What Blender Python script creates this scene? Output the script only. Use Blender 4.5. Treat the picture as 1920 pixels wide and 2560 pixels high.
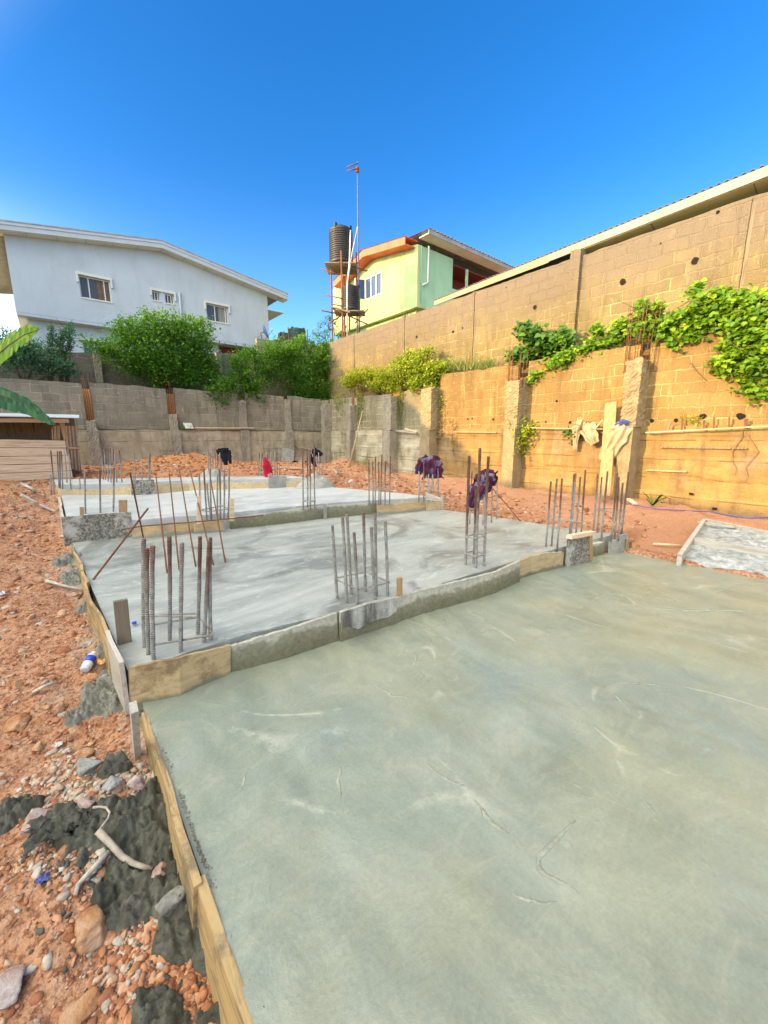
import bpy, math, random
import numpy as np
from mathutils import Vector, Matrix
for o in list(bpy.data.objects): bpy.data.objects.remove(o)
SC = bpy.context.scene
COL = SC.collection
random.seed(7); RS = np.random.RandomState(7)
# ---------------------------------------------------------------- camera
F=995.; CX=960.; CY=1280.; H=1.6
PITCH=math.atan((CY-1088.)/F); YAW=math.atan((CX-125.)*math.cos(PITCH)/F)
fw=np.array([math.sin(YAW)*math.cos(PITCH),math.cos(YAW)*math.cos(PITCH),-math.sin(PITCH)])
rt=np.array([math.cos(YAW),-math.sin(YAW),0.]); up=np.cross(rt,fw); O=np.array([0,0,H])
cam=bpy.data.objects.new('camera',bpy.data.cameras.new('camera')); COL.objects.link(cam)
cam.data.sensor_fit='HORIZONTAL'; cam.data.sensor_width=36; cam.data.lens=F/1920*36
cam.data.clip_start=.05; cam.data.clip_end=3000
cam.matrix_world=Matrix([[rt[0],up[0],-fw[0],0],[rt[1],up[1],-fw[1],0],[rt[2],up[2],-fw[2],H],[0,0,0,1]])
SC.camera=cam
# ---------------------------------------------------------------- light
SUN=np.array([-.93,.27,.285]); SUN/=np.linalg.norm(SUN)
EL=math.asin(SUN[2]); AZ=math.atan2(SUN[0],SUN[1])
w=bpy.data.worlds.new("World"); SC.world=w; w.use_nodes=True; wn=w.node_tree
sky=wn.nodes.new('ShaderNodeTexSky'); sky.sky_type='NISHITA'; sky.sun_disc=False
sky.sun_elevation=EL; sky.sun_rotation=AZ; sky.air_density=1.0; sky.dust_density=.5; sky.ozone_density=4.0
hs=wn.nodes.new('ShaderNodeHueSaturation'); hs.inputs['Saturation'].default_value=1.26; hs.inputs['Hue'].default_value=.506
wn.links.new(sky.outputs[0],hs.inputs['Color']); # hazy sun-side sky: glow added and raised above the sun to brighten the ground
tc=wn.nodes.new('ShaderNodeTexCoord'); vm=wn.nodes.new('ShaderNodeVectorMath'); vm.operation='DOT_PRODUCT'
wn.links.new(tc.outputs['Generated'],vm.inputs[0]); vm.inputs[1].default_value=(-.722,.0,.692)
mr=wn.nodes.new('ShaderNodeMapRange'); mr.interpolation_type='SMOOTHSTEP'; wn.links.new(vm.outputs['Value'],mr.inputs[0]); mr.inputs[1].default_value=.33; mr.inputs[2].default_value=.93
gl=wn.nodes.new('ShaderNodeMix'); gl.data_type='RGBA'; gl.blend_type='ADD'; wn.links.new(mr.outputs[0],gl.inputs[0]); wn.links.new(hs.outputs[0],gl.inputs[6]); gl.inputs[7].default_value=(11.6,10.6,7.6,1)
# pale haze low over the horizon towards the sun
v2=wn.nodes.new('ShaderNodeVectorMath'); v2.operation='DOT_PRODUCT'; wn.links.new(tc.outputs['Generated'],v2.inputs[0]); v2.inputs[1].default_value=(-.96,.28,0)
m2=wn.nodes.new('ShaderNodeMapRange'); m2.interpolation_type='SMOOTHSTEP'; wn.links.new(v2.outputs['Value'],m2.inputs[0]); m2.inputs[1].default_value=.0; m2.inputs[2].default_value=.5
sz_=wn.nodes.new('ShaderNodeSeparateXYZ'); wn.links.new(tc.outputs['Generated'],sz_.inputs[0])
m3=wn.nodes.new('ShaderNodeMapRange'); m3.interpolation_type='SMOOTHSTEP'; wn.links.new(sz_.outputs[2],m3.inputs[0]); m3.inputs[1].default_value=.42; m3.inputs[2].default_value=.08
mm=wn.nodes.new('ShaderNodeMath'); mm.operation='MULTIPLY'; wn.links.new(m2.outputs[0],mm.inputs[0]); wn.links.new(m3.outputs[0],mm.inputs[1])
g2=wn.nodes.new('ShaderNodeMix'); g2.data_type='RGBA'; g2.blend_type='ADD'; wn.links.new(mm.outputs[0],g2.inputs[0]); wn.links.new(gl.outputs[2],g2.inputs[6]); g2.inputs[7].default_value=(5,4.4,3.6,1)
m4=wn.nodes.new('ShaderNodeMapRange'); m4.interpolation_type='SMOOTHSTEP'; wn.links.new(sz_.outputs[2],m4.inputs[0]); m4.inputs[1].default_value=.50; m4.inputs[2].default_value=.0
g3=wn.nodes.new('ShaderNodeMix'); g3.data_type='RGBA'; g3.blend_type='ADD'; wn.links.new(m4.outputs[0],g3.inputs[0]); wn.links.new(g2.outputs[2],g3.inputs[6]); g3.inputs[7].default_value=(.75,1.0,1.15,1)
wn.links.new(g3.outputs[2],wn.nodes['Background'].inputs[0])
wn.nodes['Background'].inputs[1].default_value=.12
sl=bpy.data.lights.new('sun','SUN'); sl.energy=2.6; sl.angle=math.radians(.6); sl.color=(1,.63,.24)
so=bpy.data.objects.new('sun',sl); COL.objects.link(so); so.location=(-20,6,20)
so.rotation_euler=Vector(SUN).to_track_quat('Z','Y').to_euler()
SC.view_settings.view_transform='Standard'; SC.view_settings.look='None'; SC.view_settings.gamma=1
SC.view_settings.exposure=1.6
SC.render.engine='CYCLES'
# ---------------------------------------------------------------- pixel rays (full photo pixels) -> points in the place
def ray(x,y): return fw+rt*(x-CX)/F-up*(y-CY)/F
def PZ(x,y,z=0.): d=ray(x,y); return O+d*(z-H)/d[2]
def PX(x,y,X): d=ray(x,y); return O+d*X/d[0]
def PY(x,y,Y): d=ray(x,y); return O+d*Y/d[1]
def PD(x,y,w_): return O+ray(x,y)*w_
def depth(p): return float((np.array(p)-O)@fw)
def crop(x0,y0,k): return lambda x,y:(x0+x*k,y0+y*k)
R1=crop(0,1200,700/1659); R2=crop(600,1200,700/1659); R3=crop(1220,1200,700/1659); R4=crop(0,1860,700/1659)
Q4=crop(0,900,560/1659); Q5=crop(460,900,600/1659); Q6=crop(760,860,600/1659); Q7=crop(1320,860,600/1659)
U1=crop(0,540,740/1659); U2=crop(640,380,640/1659); U3=crop(1200,400,720/1659)
# ---------------------------------------------------------------- noise in numpy
_G=RS.rand(256,256)
def vn(x,y):
    xi=np.floor(x).astype(int); yi=np.floor(y).astype(int); fx=x-xi; fy=y-yi
    fx=fx*fx*(3-2*fx); fy=fy*fy*(3-2*fy)
    a=_G[xi%256,yi%256]; b=_G[(xi+1)%256,yi%256]; c=_G[xi%256,(yi+1)%256]; d=_G[(xi+1)%256,(yi+1)%256]
    return (a*(1-fx)+b*fx)*(1-fy)+(c*(1-fx)+d*fx)*fy-.5
def fbm(x,y,o=4,s=1.):
    r=0;a=1.
    for i in range(o): r=r+a*vn(x*s+17*i,y*s+31*i); s*=2.03; a*=.5
    return r
# ---------------------------------------------------------------- mesh builder
class MB:
    def __init__(s): s.v=[]; s.f=[]; s.sm=[]
    def add(s,vs,fs,smooth=False):
        n=len(s.v); s.v+= [tuple(map(float,v)) for v in vs]; s.f+=[tuple(i+n for i in f) for f in fs]; s.sm+=[smooth]*len(fs); return s
    def box(s,lo,hi):
        x0,y0,z0=lo; x1,y1,z1=hi
        return s.hexa([(x0,y0,z0),(x1,y0,z0),(x1,y1,z0),(x0,y1,z0),(x0,y0,z1),(x1,y0,z1),(x1,y1,z1),(x0,y1,z1)])
    def hexa(s,v): return s.add(v,[(3,2,1,0),(4,5,6,7),(0,1,5,4),(1,2,6,5),(2,3,7,6),(3,0,4,7)])
    def bar(s,a,b,w_,h,upv=(0,0,1),taper=1.):
        a=Vector(a);b=Vector(b);d=(b-a).normalized();u=Vector(upv)
        if abs(d.dot(u))>.97: u=Vector((1,0,0))
        sd=d.cross(u).normalized(); u=sd.cross(d)
        vs=[]
        for p,t in ((a,1.),(b,taper)):
            for i,j in ((-1,-1),(1,-1),(1,1),(-1,1)): vs.append(p+sd*(i*w_/2*t)+u*(j*h/2*t))
        return s.add(vs,[(0,1,2,3),(7,6,5,4),(0,4,5,1),(1,5,6,2),(2,6,7,3),(3,7,4,0)])
    def tube(s,pts,r,n=8,cap=True,smooth=True,flat=1.):
        pts=[Vector(p) for p in pts]; m=len(pts)
        rs=r if hasattr(r,'__len__') else [r]*m
        vs=[];fs=[]; prev=None
        for i,p in enumerate(pts):
            d=(pts[min(i+1,m-1)]-pts[max(i-1,0)]).normalized()
            if prev is None:
                u=Vector((0,0,1)) if abs(d.z)<.9 else Vector((1,0,0)); u=(u-d*u.dot(d)).normalized()
            else: u=(prev-d*prev.dot(d)).normalized()
            prev=u; sd=d.cross(u)
            for k in range(n):
                t=2*math.pi*k/n; vs.append(p+(sd*math.cos(t)+u*math.sin(t)*flat)*rs[i])
        for i in range(m-1):
            for k in range(n): fs.append((i*n+k,i*n+(k+1)%n,(i+1)*n+(k+1)%n,(i+1)*n+k))
        s.add(vs,fs,smooth)
        if cap: b=len(s.v)-m*n; s.f+=[tuple(b+k for k in range(n))[::-1],tuple(b+(m-1)*n+k for k in range(n))]; s.sm+=[False,False]
        return s
    def lathe(s,prof,c=(0,0,0),n=24,smooth=True):
        vs=[];m=len(prof)
        for r,z in prof:
            for k in range(n):
                t=2*math.pi*k/n; vs.append((c[0]+r*math.cos(t),c[1]+r*math.sin(t),c[2]+z))
        fs=[(i*n+k,i*n+(k+1)%n,(i+1)*n+(k+1)%n,(i+1)*n+k) for i in range(m-1) for k in range(n)]
        fs+=[tuple(range(n))[::-1],tuple((m-1)*n+k for k in range(n))]
        return s.add(vs,fs,smooth)
    def strip(s,top,bot,th,nrm):
        """a board: top and bottom polylines of 3-D points, thickness th along nrm"""
        n=len(top); nr=np.array(nrm,float); nr/=np.linalg.norm(nr)
        vs=[];
        for t,b in zip(top,bot): vs+=[np.array(t),np.array(b),np.array(b)+nr*th,np.array(t)+nr*th]
        fs=[]
        for i in range(n-1):
            a=4*i;c=4*(i+1)
            for k in range(4): fs.append((a+k,a+(k+1)%4,c+(k+1)%4,c+k))
        fs+=[(0,1,2,3)[::-1],tuple(4*(n-1)+k for k in range(4))]
        return s.add(vs,fs)
    def poly(s,pts,th,nrm):
        n=len(pts); nr=np.array(nrm,float); nr/=np.linalg.norm(nr)
        vs=[np.array(p) for p in pts]+[np.array(p)+nr*th for p in pts]
        fs=[tuple(range(n)),tuple(range(2*n-1,n-1,-1))]+[(i,i+n,(i+1)%n+n,(i+1)%n) for i in range(n)]
        return s.add(vs,fs)
    def grid(s,P,smooth=True):
        """P: array (n,m,3)"""
        n,m=P.shape[:2]; fs=[(i*m+j,i*m+j+1,(i+1)*m+j+1,(i+1)*m+j) for i in range(n-1) for j in range(m-1)]
        return s.add(P.reshape(-1,3),fs,smooth)
def mk(name,mb,mat,parent=None,loc=None,bevel=0.,recalc=True):
    v=np.array(mb.v,float)
    if loc is None:
        if parent is not None: loc=np.array(parent['_loc'])
        else: loc=np.array([(v[:,0].min()+v[:,0].max())/2,(v[:,1].min()+v[:,1].max())/2,v[:,2].min()])
    me=bpy.data.meshes.new(name); me.from_pydata((v-loc).tolist(),[],mb.f)
    me.polygons.foreach_set('use_smooth',mb.sm)
    me.materials.append(mat); me.update()
    if recalc:
        import bmesh
        bm=bmesh.new(); bm.from_mesh(me); bmesh.ops.recalc_face_normals(bm,faces=bm.faces); bm.to_mesh(me); bm.free()
    o=bpy.data.objects.new(name,me); COL.objects.link(o)
    if parent is None: o.location=loc
    else: o.parent=parent; o.location=loc-np.array(parent['_loc'])
    o['_loc']=[float(a) for a in loc]
    if bevel:
        b=o.modifiers.new('b','BEVEL'); b.width=bevel; b.segments=2; b.limit_method='ANGLE'
    return o
def tag(o,label=None,cat=None,group=None,kind=None):
    if label:o['label']=label
    if cat:o['category']=cat
    if group:o['group']=group
    if kind:o['kind']=kind
    return o
def empty(name,loc,label,cat,group=None):
    o=bpy.data.objects.new(name,None); COL.objects.link(o); o.location=loc; o['_loc']=[float(a) for a in loc]; o.empty_display_size=.1
    return tag(o,label,cat,group)
# ---------------------------------------------------------------- materials
class NT:
    def __init__(s,name):
        s.m=bpy.data.materials.new(name); s.m.use_nodes=True; s.t=s.m.node_tree; s.n=s.t.nodes; s.l=s.t.links
        s.b=s.n['Principled BSDF']; s.pos=s.n.new('ShaderNodeNewGeometry').outputs['Position']
    def _in(s,sock,v):
        if isinstance(v,bpy.types.NodeSocket): s.l.new(v,sock)
        elif isinstance(v,(tuple,list)) and len(v)==3 and len(sock.default_value)==4: sock.default_value=(*v,1)
        else: sock.default_value=v
    def map(s,vec,scale=(1,1,1),rot=(0,0,0),loc=(0,0,0)):
        n=s.n.new('ShaderNodeMapping'); s.l.new(vec,n.inputs[0]); n.inputs['Scale'].default_value=scale; n.inputs['Rotation'].default_value=rot; n.inputs['Location'].default_value=loc; return n.outputs[0]
    def nz(s,scale=1,detail=4,rough=.5,dist=0,vec=None,out='Fac'):
        n=s.n.new('ShaderNodeTexNoise'); s.l.new(vec or s.pos,n.inputs['Vector']); n.inputs['Scale'].default_value=scale; n.inputs['Detail'].default_value=detail; n.inputs['Roughness'].default_value=rough; n.inputs['Distortion'].default_value=dist; return n.outputs[out]
    def vor(s,scale=1,vec=None,feat='F1',out='Distance'):
        n=s.n.new('ShaderNodeTexVoronoi'); n.feature=feat; s.l.new(vec or s.pos,n.inputs['Vector']); n.inputs['Scale'].default_value=scale; return n.outputs[out]
    def wave(s,scale,dist=0,detail=2,vec=None,dirn='Z',dscale=1.):
        n=s.n.new('ShaderNodeTexWave'); n.bands_direction=dirn; s.l.new(vec or s.pos,n.inputs['Vector']); n.inputs['Scale'].default_value=scale; n.inputs['Distortion'].default_value=dist; n.inputs['Detail'].default_value=detail; n.inputs['Detail Scale'].default_value=dscale; return n.outputs['Fac']
    def ramp(s,f,st):
        n=s.n.new('ShaderNodeValToRGB'); s._in(n.inputs[0],f); e=n.color_ramp.elements
        while len(e)<len(st): e.new(.5)
        for i,(p,c) in enumerate(st):
            e[i].position=p; e[i].color=(*c,1) if isinstance(c,tuple) else (c,c,c,1)
        return n.outputs[0]
    def mix(s,f,a,b,mode='MIX'):
        n=s.n.new('ShaderNodeMix'); n.data_type='RGBA'; n.blend_type=mode; s._in(n.inputs[0],f); s._in(n.inputs[6],a); s._in(n.inputs[7],b); return n.outputs[2]
    def ma(s,op,a,b=0.,c=0.):
        n=s.n.new('ShaderNodeMath'); n.operation=op; s._in(n.inputs[0],a); s._in(n.inputs[1],b); s._in(n.inputs[2],c); return n.outputs[0]
    def xyz(s,vec=None):
        n=s.n.new('ShaderNodeSeparateXYZ'); s.l.new(vec or s.pos,n.inputs[0]); return n.outputs
    def comb(s,x=0.,y=0.,z=0.):
        n=s.n.new('ShaderNodeCombineXYZ'); s._in(n.inputs[0],x); s._in(n.inputs[1],y); s._in(n.inputs[2],z); return n.outputs[0]
    def bump(s,h,st=.5,d=.01,prev=None):
        n=s.n.new('ShaderNodeBump'); n.inputs['Strength'].default_value=st; n.inputs['Distance'].default_value=d; s.l.new(h,n.inputs['Height'])
        if prev: s.l.new(prev,n.inputs['Normal'])
        s.l.new(n.outputs[0],s.b.inputs['Normal']); s.last=n.outputs[0]; return n.outputs[0]
    def out(s,col,rough=.8,spec=.5,metal=0.):
        s._in(s.b.inputs['Base Color'],col); s._in(s.b.inputs['Roughness'],rough); s.b.inputs['Specular IOR Level'].default_value=spec; s.b.inputs['Metallic'].default_value=metal; return s.m
def plain(name,c,rough=.7,var=.15,sc=6.,bs=.2,metal=0.,spec=.4):
    t=NT(name); f=t.nz(sc,5,.6); d=tuple(x*(1-var) for x in c); l=tuple(min(1,x*(1+var)) for x in c)
    if bs: t.bump(t.nz(sc*8,4,.6),bs,.004)
    return t.out(t.ramp(f,[(.3,d),(.7,l)]),rough,spec,metal)
M={}
def m_wetslab():
    t=NT('wet_screed')
    sw=t.map(t.pos,(1.2,.8,1),(0,0,math.radians(-22)))
    a=t.nz(.9,9,.62,2.2,vec=sw); b=t.nz(.55,4,.5,.6); c=t.nz(60,4,.7); c2=t.nz(150,2,.6)
    col=t.ramp(a,[(.25,(.195,.215,.16)),(.43,(.255,.278,.21)),(.57,(.305,.325,.248)),(.78,(.40,.412,.315))])
    col=t.mix(t.ramp(b,[(.45,0.),(.62,.55)]),col,(.215,.275,.26))
    g=t.nz(1.1,6,.6,.3,vec=t.map(t.pos,(1,1,1),(0,0,0),(7,3,0)))
    col=t.mix(t.ramp(g,[(.48,0.),(.68,.5)]),col,(.34,.325,.195))
    rd=t.ma('ABSOLUTE',t.ma('SUBTRACT',t.nz(.85,2,.4,1.2,vec=t.map(t.pos,(1.,.7,1),(0,0,.7),(2,5,0))),.5)); tr=t.ma('MULTIPLY',t.ramp(rd,[(.0,1.),(.012,.2),(.03,0.)]),t.ramp(t.nz(1.7,5,.7),[(.5,0.),(.6,1.)]))   # broken ridges left by the float
    tr2=t.nz(2.2,9,.72,2.6,vec=t.map(t.pos,(.8,1.5,1),(0,0,.35)))
    col=t.mix(t.ramp(tr2,[(.50,0.),(.66,.42)]),col,(.40,.395,.29))
    col=t.mix(t.ramp(tr,[(.1,0.),(.9,.6)]),col,(.50,.49,.38))
    col=t.mix(.14,col,t.ramp(c,[(.3,(.1,.1,.08)),(.7,(.7,.7,.6))]),'OVERLAY')
    col=t.mix(t.ramp(c2,[(.72,0.),(.78,.3)]),col,(.18,.19,.15))
    h=t.ma('ADD',t.ma('MULTIPLY',tr2,.5),t.ma('MULTIPLY',tr,.4)); h=t.ma('ADD',h,t.ma('MULTIPLY',c,.12))
    h=t.ma('ADD',h,t.ma('MULTIPLY',t.nz(7,8,.7,.6),.35))
    t.bump(h,.45,.026)
    return t.out(col,t.ramp(b,[(.35,.26),(.7,.38)]),.55)
def m_slab(name,lo,hi,dark=.5):
    t=NT(name)
    sw=t.map(t.pos,(.6,1.7,1),(0,0,math.radians(15)))
    a=t.nz(1.3,8,.65,1.2,vec=sw); b=t.nz(.8,4,.6,1.4); c=t.nz(45,3,.6)
    col=t.ramp(a,[(.3,lo),(.7,hi)])
    col=t.mix(t.ramp(b,[(.5,0.),(.62,dark)]),col,tuple(x*.62 for x in lo))
    v=t.nz(4,8,.7,2.5,vec=sw)
    col=t.mix(t.ramp(v,[(.56,0.),(.62,.5),(.68,0.)]),col,tuple(min(.8,x*1.35) for x in hi))
    h=t.ma('ADD',t.ma('MULTIPLY',a,.6),t.ma('MULTIPLY',t.nz(10,7,.7,1.),.5)); h=t.ma('ADD',h,t.ma('MULTIPLY',c,.08))
    t.bump(h,.5,.02)
    return t.out(col,t.ramp(b,[(.4,.5),(.65,.36)]),.5)
def m_soil():
    t=NT('red_soil')
    a=t.nz(1.2,8,.65,.4); b=t.nz(14,6,.7,.3); c=t.vor(55); x,y,z=t.xyz()
    col=t.ramp(a,[(.3,(.26,.105,.045)),(.5,(.38,.165,.075)),(.7,(.52,.28,.15))])
    col=t.mix(t.ramp(b,[(.35,.0),(.75,.8)]),col,(.66,.42,.27))
    col=t.mix(t.ramp(t.nz(30,5,.7),[(.4,.75),(.52,0.)]),col,(.15,.05,.02))
    # spilled cement dust beside the forms on the left (x near the slab edge)
    edge=t.ma('ADD',x,t.ma('MULTIPLY',t.nz(2.2,6,.65),1.5))      # high near slab
    m=t.ramp(t.ma('MULTIPLY',t.ma('ADD',edge,.0),.5),[(.34,0.),(.50,.85)])
    left=t.ramp(x,[(.30,1.),(.42,0.)])
    m=t.ma('MULTIPLY',m,left)
    yy=t.ramp(t.ma('MULTIPLY',y,.1),[(.0,.6),(.25,.45),(.3,.9),(.72,.9),(1.,0.)])
    m=t.ma('MULTIPLY',m,yy)
    col=t.mix(m,col,t.ramp(t.nz(9,6,.7),[(.35,(.17,.165,.13)),(.62,(.48,.47,.40))]))
    # clean orange earth thrown up against the walls
    far=t.ramp(t.ma('MULTIPLY',y,.05),[(.5,0.),(.75,.6)])
    col=t.mix(far,col,(.66,.28,.09))
    pth=t.ramp(t.ma('MULTIPLY',t.ma('ADD',x,t.ma('MULTIPLY',t.nz(.8,3),1.2)),.1),[(.66,0.),(.76,.7)])
    col=t.mix(pth,col,(.50,.255,.14))
    outm=t.ma('MAXIMUM',t.ramp(t.ma('MULTIPLY',x,-.1),[(.36,0.),(.46,.9)]),t.ramp(t.ma('MULTIPLY',y,.02),[(.338,0.),(.345,.9)]))
    col=t.mix(outm,col,t.ramp(b,[(.3,(.07,.09,.03)),(.7,(.20,.19,.10))]))
    h=t.ma('ADD',t.ma('MULTIPLY',b,.6),t.ma('MULTIPLY',c,-.25)); h=t.ma('ADD',h,t.ma('MULTIPLY',t.nz(70,4,.7),.25))
    t.bump(h,.9,.035)
    return t.out(col,.93,.15)
def m_block(name,ax,c1,c2,mort,stain=.35,bump=.6,mix_top=None,bw=.47,rh=.245):
    t=NT(name); x,y,z=t.xyz(); u=y if ax=='y' else x
    d1=t.nz(3.5,4,.6); d2=t.nz(2.9,4,.6,vec=t.map(t.pos,loc=(5,9,2)))
    uu=t.ma('ADD',u,t.ma('MULTIPLY',d1,.14)); vv=t.ma('ADD',z,t.ma('MULTIPLY',d2,.10))
    bk=t.n.new('ShaderNodeTexBrick'); t.l.new(t.comb(uu,vv,0.),bk.inputs['Vector'])
    bk.inputs['Scale'].default_value=1; bk.inputs['Brick Width'].default_value=bw; bk.inputs['Row Height'].default_value=rh
    bk.inputs['Mortar Size'].default_value=.016; bk.inputs['Mortar Smooth'].default_value=.35; bk.inputs['Bias'].default_value=0
    bk.inputs['Color1'].default_value=(*c1,1); bk.inputs['Color2'].default_value=(*c2,1); bk.inputs['Mortar'].default_value=(*mort,1)
    fac=bk.outputs['Fac']
    patch=t.nz(1.7,5,.6,.5); fine=t.nz(38,4,.65)
    # mortar shows only here and there, with smears
    mcol=t.mix(t.ramp(patch,[(.38,.15),(.6,1.)]),t.mix(.55,c1,c2),mort)
    basec=t.mix(t.ramp(t.ma('SUBTRACT',fac,t.ma('MULTIPLY',t.nz(12,4,.7),.35)),[(.1,0.),(.55,1.)]),bk.outputs['Color'],mcol)
    dr=t.nz(1.,5,.65,vec=t.map(t.pos,(5,5,.8)))
    basec=t.mix(t.ramp(dr,[(.5,0.),(.72,stain)]),basec,tuple(v*.42 for v in c1))
    lg=t.nz(.45,5,.6,.4)
    basec=t.mix(t.ramp(lg,[(.40,0.),(.62,.75)]),basec,tuple(v*.55 for v in c2))
    sm=t.nz(5,6,.7,1.5)
    basec=t.mix(t.ramp(sm,[(.60,0.),(.66,.6)]),basec,mort)
    dl=t.nz(1.,5,.7,vec=t.map(t.pos,(7,7,1.2),loc=(4,4,4))); basec=t.mix(t.ramp(dl,[(.60,0.),(.68,.5)]),basec,mort)
    if mix_top:
        z0,z1,cc=mix_top
        f=t.ramp(t.ma('MULTIPLY',t.ma('ADD',z,t.ma('MULTIPLY',t.nz(2,6,.7),1.4)),.1),[(z0,0.),(z1,.8)]); basec=t.mix(f,basec,cc)
    basec=t.mix(.35,basec,t.ramp(fine,[(.25,(.15,.15,.15)),(.75,(.8,.8,.8))]),'OVERLAY')
    h=t.ma('ADD',t.ma('MULTIPLY',fac,-.55),t.ma('MULTIPLY',fine,.3)); h=t.ma('ADD',h,t.ma('MULTIPLY',sm,.45)); h=t.ma('ADD',h,t.ma('MULTIPLY',t.nz(90,3,.7),.2))
    t.bump(h,bump,.03)
    return t.out(basec,.92,.15)
def m_conc(name,c,dark,rough=.9,lines=0,sc=2.,stain=.7,bs=.5,extra=None):
    t=NT(name); a=t.nz(sc,7,.65,.6); f=t.nz(50,4,.65); x,y,z=t.xyz()
    col=t.ramp(a,[(.3,tuple(v*.72 for v in c)),(.55,c),(.75,tuple(min(1,v*1.25) for v in c))])
    s=t.nz(1.,6,.7,vec=t.map(t.pos,(4,4,.7)))
    col=t.mix(t.ramp(s,[(.48,0.),(.66,stain)]),col,dark)
    if extra: col=t.mix(t.ramp(t.nz(.9,5,.65,.5,vec=t.map(t.pos,loc=(3,3,3))),[(.5,0.),(.64,.8)]),col,extra)
    h=t.ma('ADD',t.ma('MULTIPLY',f,.35),t.ma('MULTIPLY',t.nz(11,6,.7),.5))
    if lines:
        zz=t.ma('ADD',z,t.ma('MULTIPLY',t.nz(1.5,4,.6),.10))
        w_=t.ma('FRACT',t.ma('MULTIPLY',zz,lines)); ln=t.ramp(w_,[(.0,1.),(.05,0.),(.95,0.),(1.,1.)])
        br=t.ramp(t.nz(2.5,3),[(.42,0.),(.55,1.)]); ln=t.ma('MULTIPLY',ln,br)
        col=t.mix(t.ma('MULTIPLY',ln,.55),col,tuple(v*.5 for v in dark)); h=t.ma('SUBTRACT',h,t.ma('MULTIPLY',ln,.8))
    col=t.mix(.3,col,t.ramp(f,[(.25,(.15,.15,.15)),(.75,(.8,.8,.8))]),'OVERLAY')
    t.bump(h,bs,.03)
    return t.out(col,rough,.2)
def m_wood(name,c1,c2,ax='x',rough=.75,dirt=None,dz=None):
    t=NT(name); sc={'x':(.9,14,14),'y':(14,.9,14),'z':(14,14,.9)}[ax]
    a=t.nz(2.2,8,.68,.6,vec=t.map(t.pos,sc)); col=t.ramp(a,[(.3,c1),(.5,c2),(.72,tuple(min(1,v*1.2) for v in c2))])
    if dirt: col=t.mix(t.ramp(t.nz(4,6,.7),[(.5,0.),(.62,.8)]),col,dirt)
    if dz:   # wet cement splashed on the lower part
        z0,cc=dz; x,y,z=t.xyz(); f=t.ma('ADD',z,t.ma('MULTIPLY',t.nz(6,6,.7),.16)); col=t.mix(t.ramp(f,[(z0,1.),(z0+.03,0.)]),col,cc)
    t.bump(a,.35,.01); return t.out(col,rough,.25)
def m_speck(name):
    t=NT(name); a=t.nz(34,5,.75,.5); b=t.nz(4,5,.7); x,y,z=t.xyz()
    col=t.ramp(a,[(.36,(.06,.055,.045)),(.48,(.17,.155,.125)),(.60,(.36,.34,.28))])
    col=t.mix(t.ramp(b,[(.52,0.),(.62,.8)]),col,(.50,.49,.43))
    t.bump(a,.4,.008); return t.out(col,.7,.3)
def m_formconc(name,z0,zs=.23):
    """form board crusted with cement: pale dry top, olive wet foot"""
    t=NT(name); x,y,z=t.xyz(); zz=t.ma('DIVIDE',t.ma('SUBTRACT',z,z0),zs)
    f=t.ma('ADD',zz,t.ma('MULTIPLY',t.nz(3.2,7,.7,.5),1.1))
    col=t.ramp(t.ma('MULTIPLY',f,.5),[(.0,(.13,.125,.07)),(.42,(.20,.19,.115)),(.60,(.26,.25,.17)),(.68,(.50,.48,.38)),(.8,(.42,.40,.32))])
    n=t.nz(30,5,.7); col=t.mix(.4,col,t.ramp(n,[(.3,(.15,.15,.15)),(.7,(.8,.8,.8))]),'OVERLAY')
    t.bump(t.ma('ADD',n,t.ma('MULTIPLY',t.nz(8,5,.6),.8)),.45,.015); return t.out(col,.8,.3)
def m_rebar():
    t=NT('ribbed_steel'); x,y,z=t.xyz()
    r=t.ramp(t.nz(18,5,.7),[(.3,(.075,.030,.018)),(.55,(.17,.07,.035)),(.75,(.27,.13,.07))])
    g=t.ramp(t.nz(25,5,.7),[(.3,(.20,.19,.165)),(.7,(.42,.41,.37))])
    n=t.nz(3.3,3,.6); n2=t.nz(30,4,.6)
    oi=t.n.new('ShaderNodeObjectInfo'); rnd=oi.outputs['Random']
    hz=t.n.new('ShaderNodeTexCoord').outputs['Object']; _,_,oz=t.xyz(hz)
    f=t.ma('ADD',t.ma('ADD',oz,t.ma('MULTIPLY',n,.5)),t.ma('MULTIPLY',n2,.25)); f=t.ma('SUBTRACT',f,t.ma('MULTIPLY',rnd,.45))
    col=t.mix(t.ramp(f,[(.52,0.),(.85,.9)]),g,r)
    w_=t.n.new('ShaderNodeTexWave'); w_.bands_direction='Z'; w_.inputs['Scale'].default_value=22; t.l.new(hz,w_.inputs['Vector'])
    t.bump(t.ma('ADD',w_.outputs['Fac'],t.ma('MULTIPLY',n2,.6)),.9,.004)
    return t.out(col,.8,.25)
def m_leaf(name,dark,mid,lite,trans=.35,rough=.5):
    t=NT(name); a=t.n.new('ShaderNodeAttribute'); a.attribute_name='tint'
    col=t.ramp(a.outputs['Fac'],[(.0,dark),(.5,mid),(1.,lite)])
    t.out(col,rough,.35)
    tr=t.n.new('ShaderNodeBsdfTranslucent'); t.l.new(t.mix(.5,col,lite),tr.inputs[0]); mx=t.n.new('ShaderNodeMixShader'); mx.inputs[0].default_value=trans
    t.l.new(t.b.outputs[0],mx.inputs[1]); t.l.new(tr.outputs[0],mx.inputs[2]); t.l.new(mx.outputs[0],t.n['Material Output'].inputs[0]); return t.m
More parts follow.
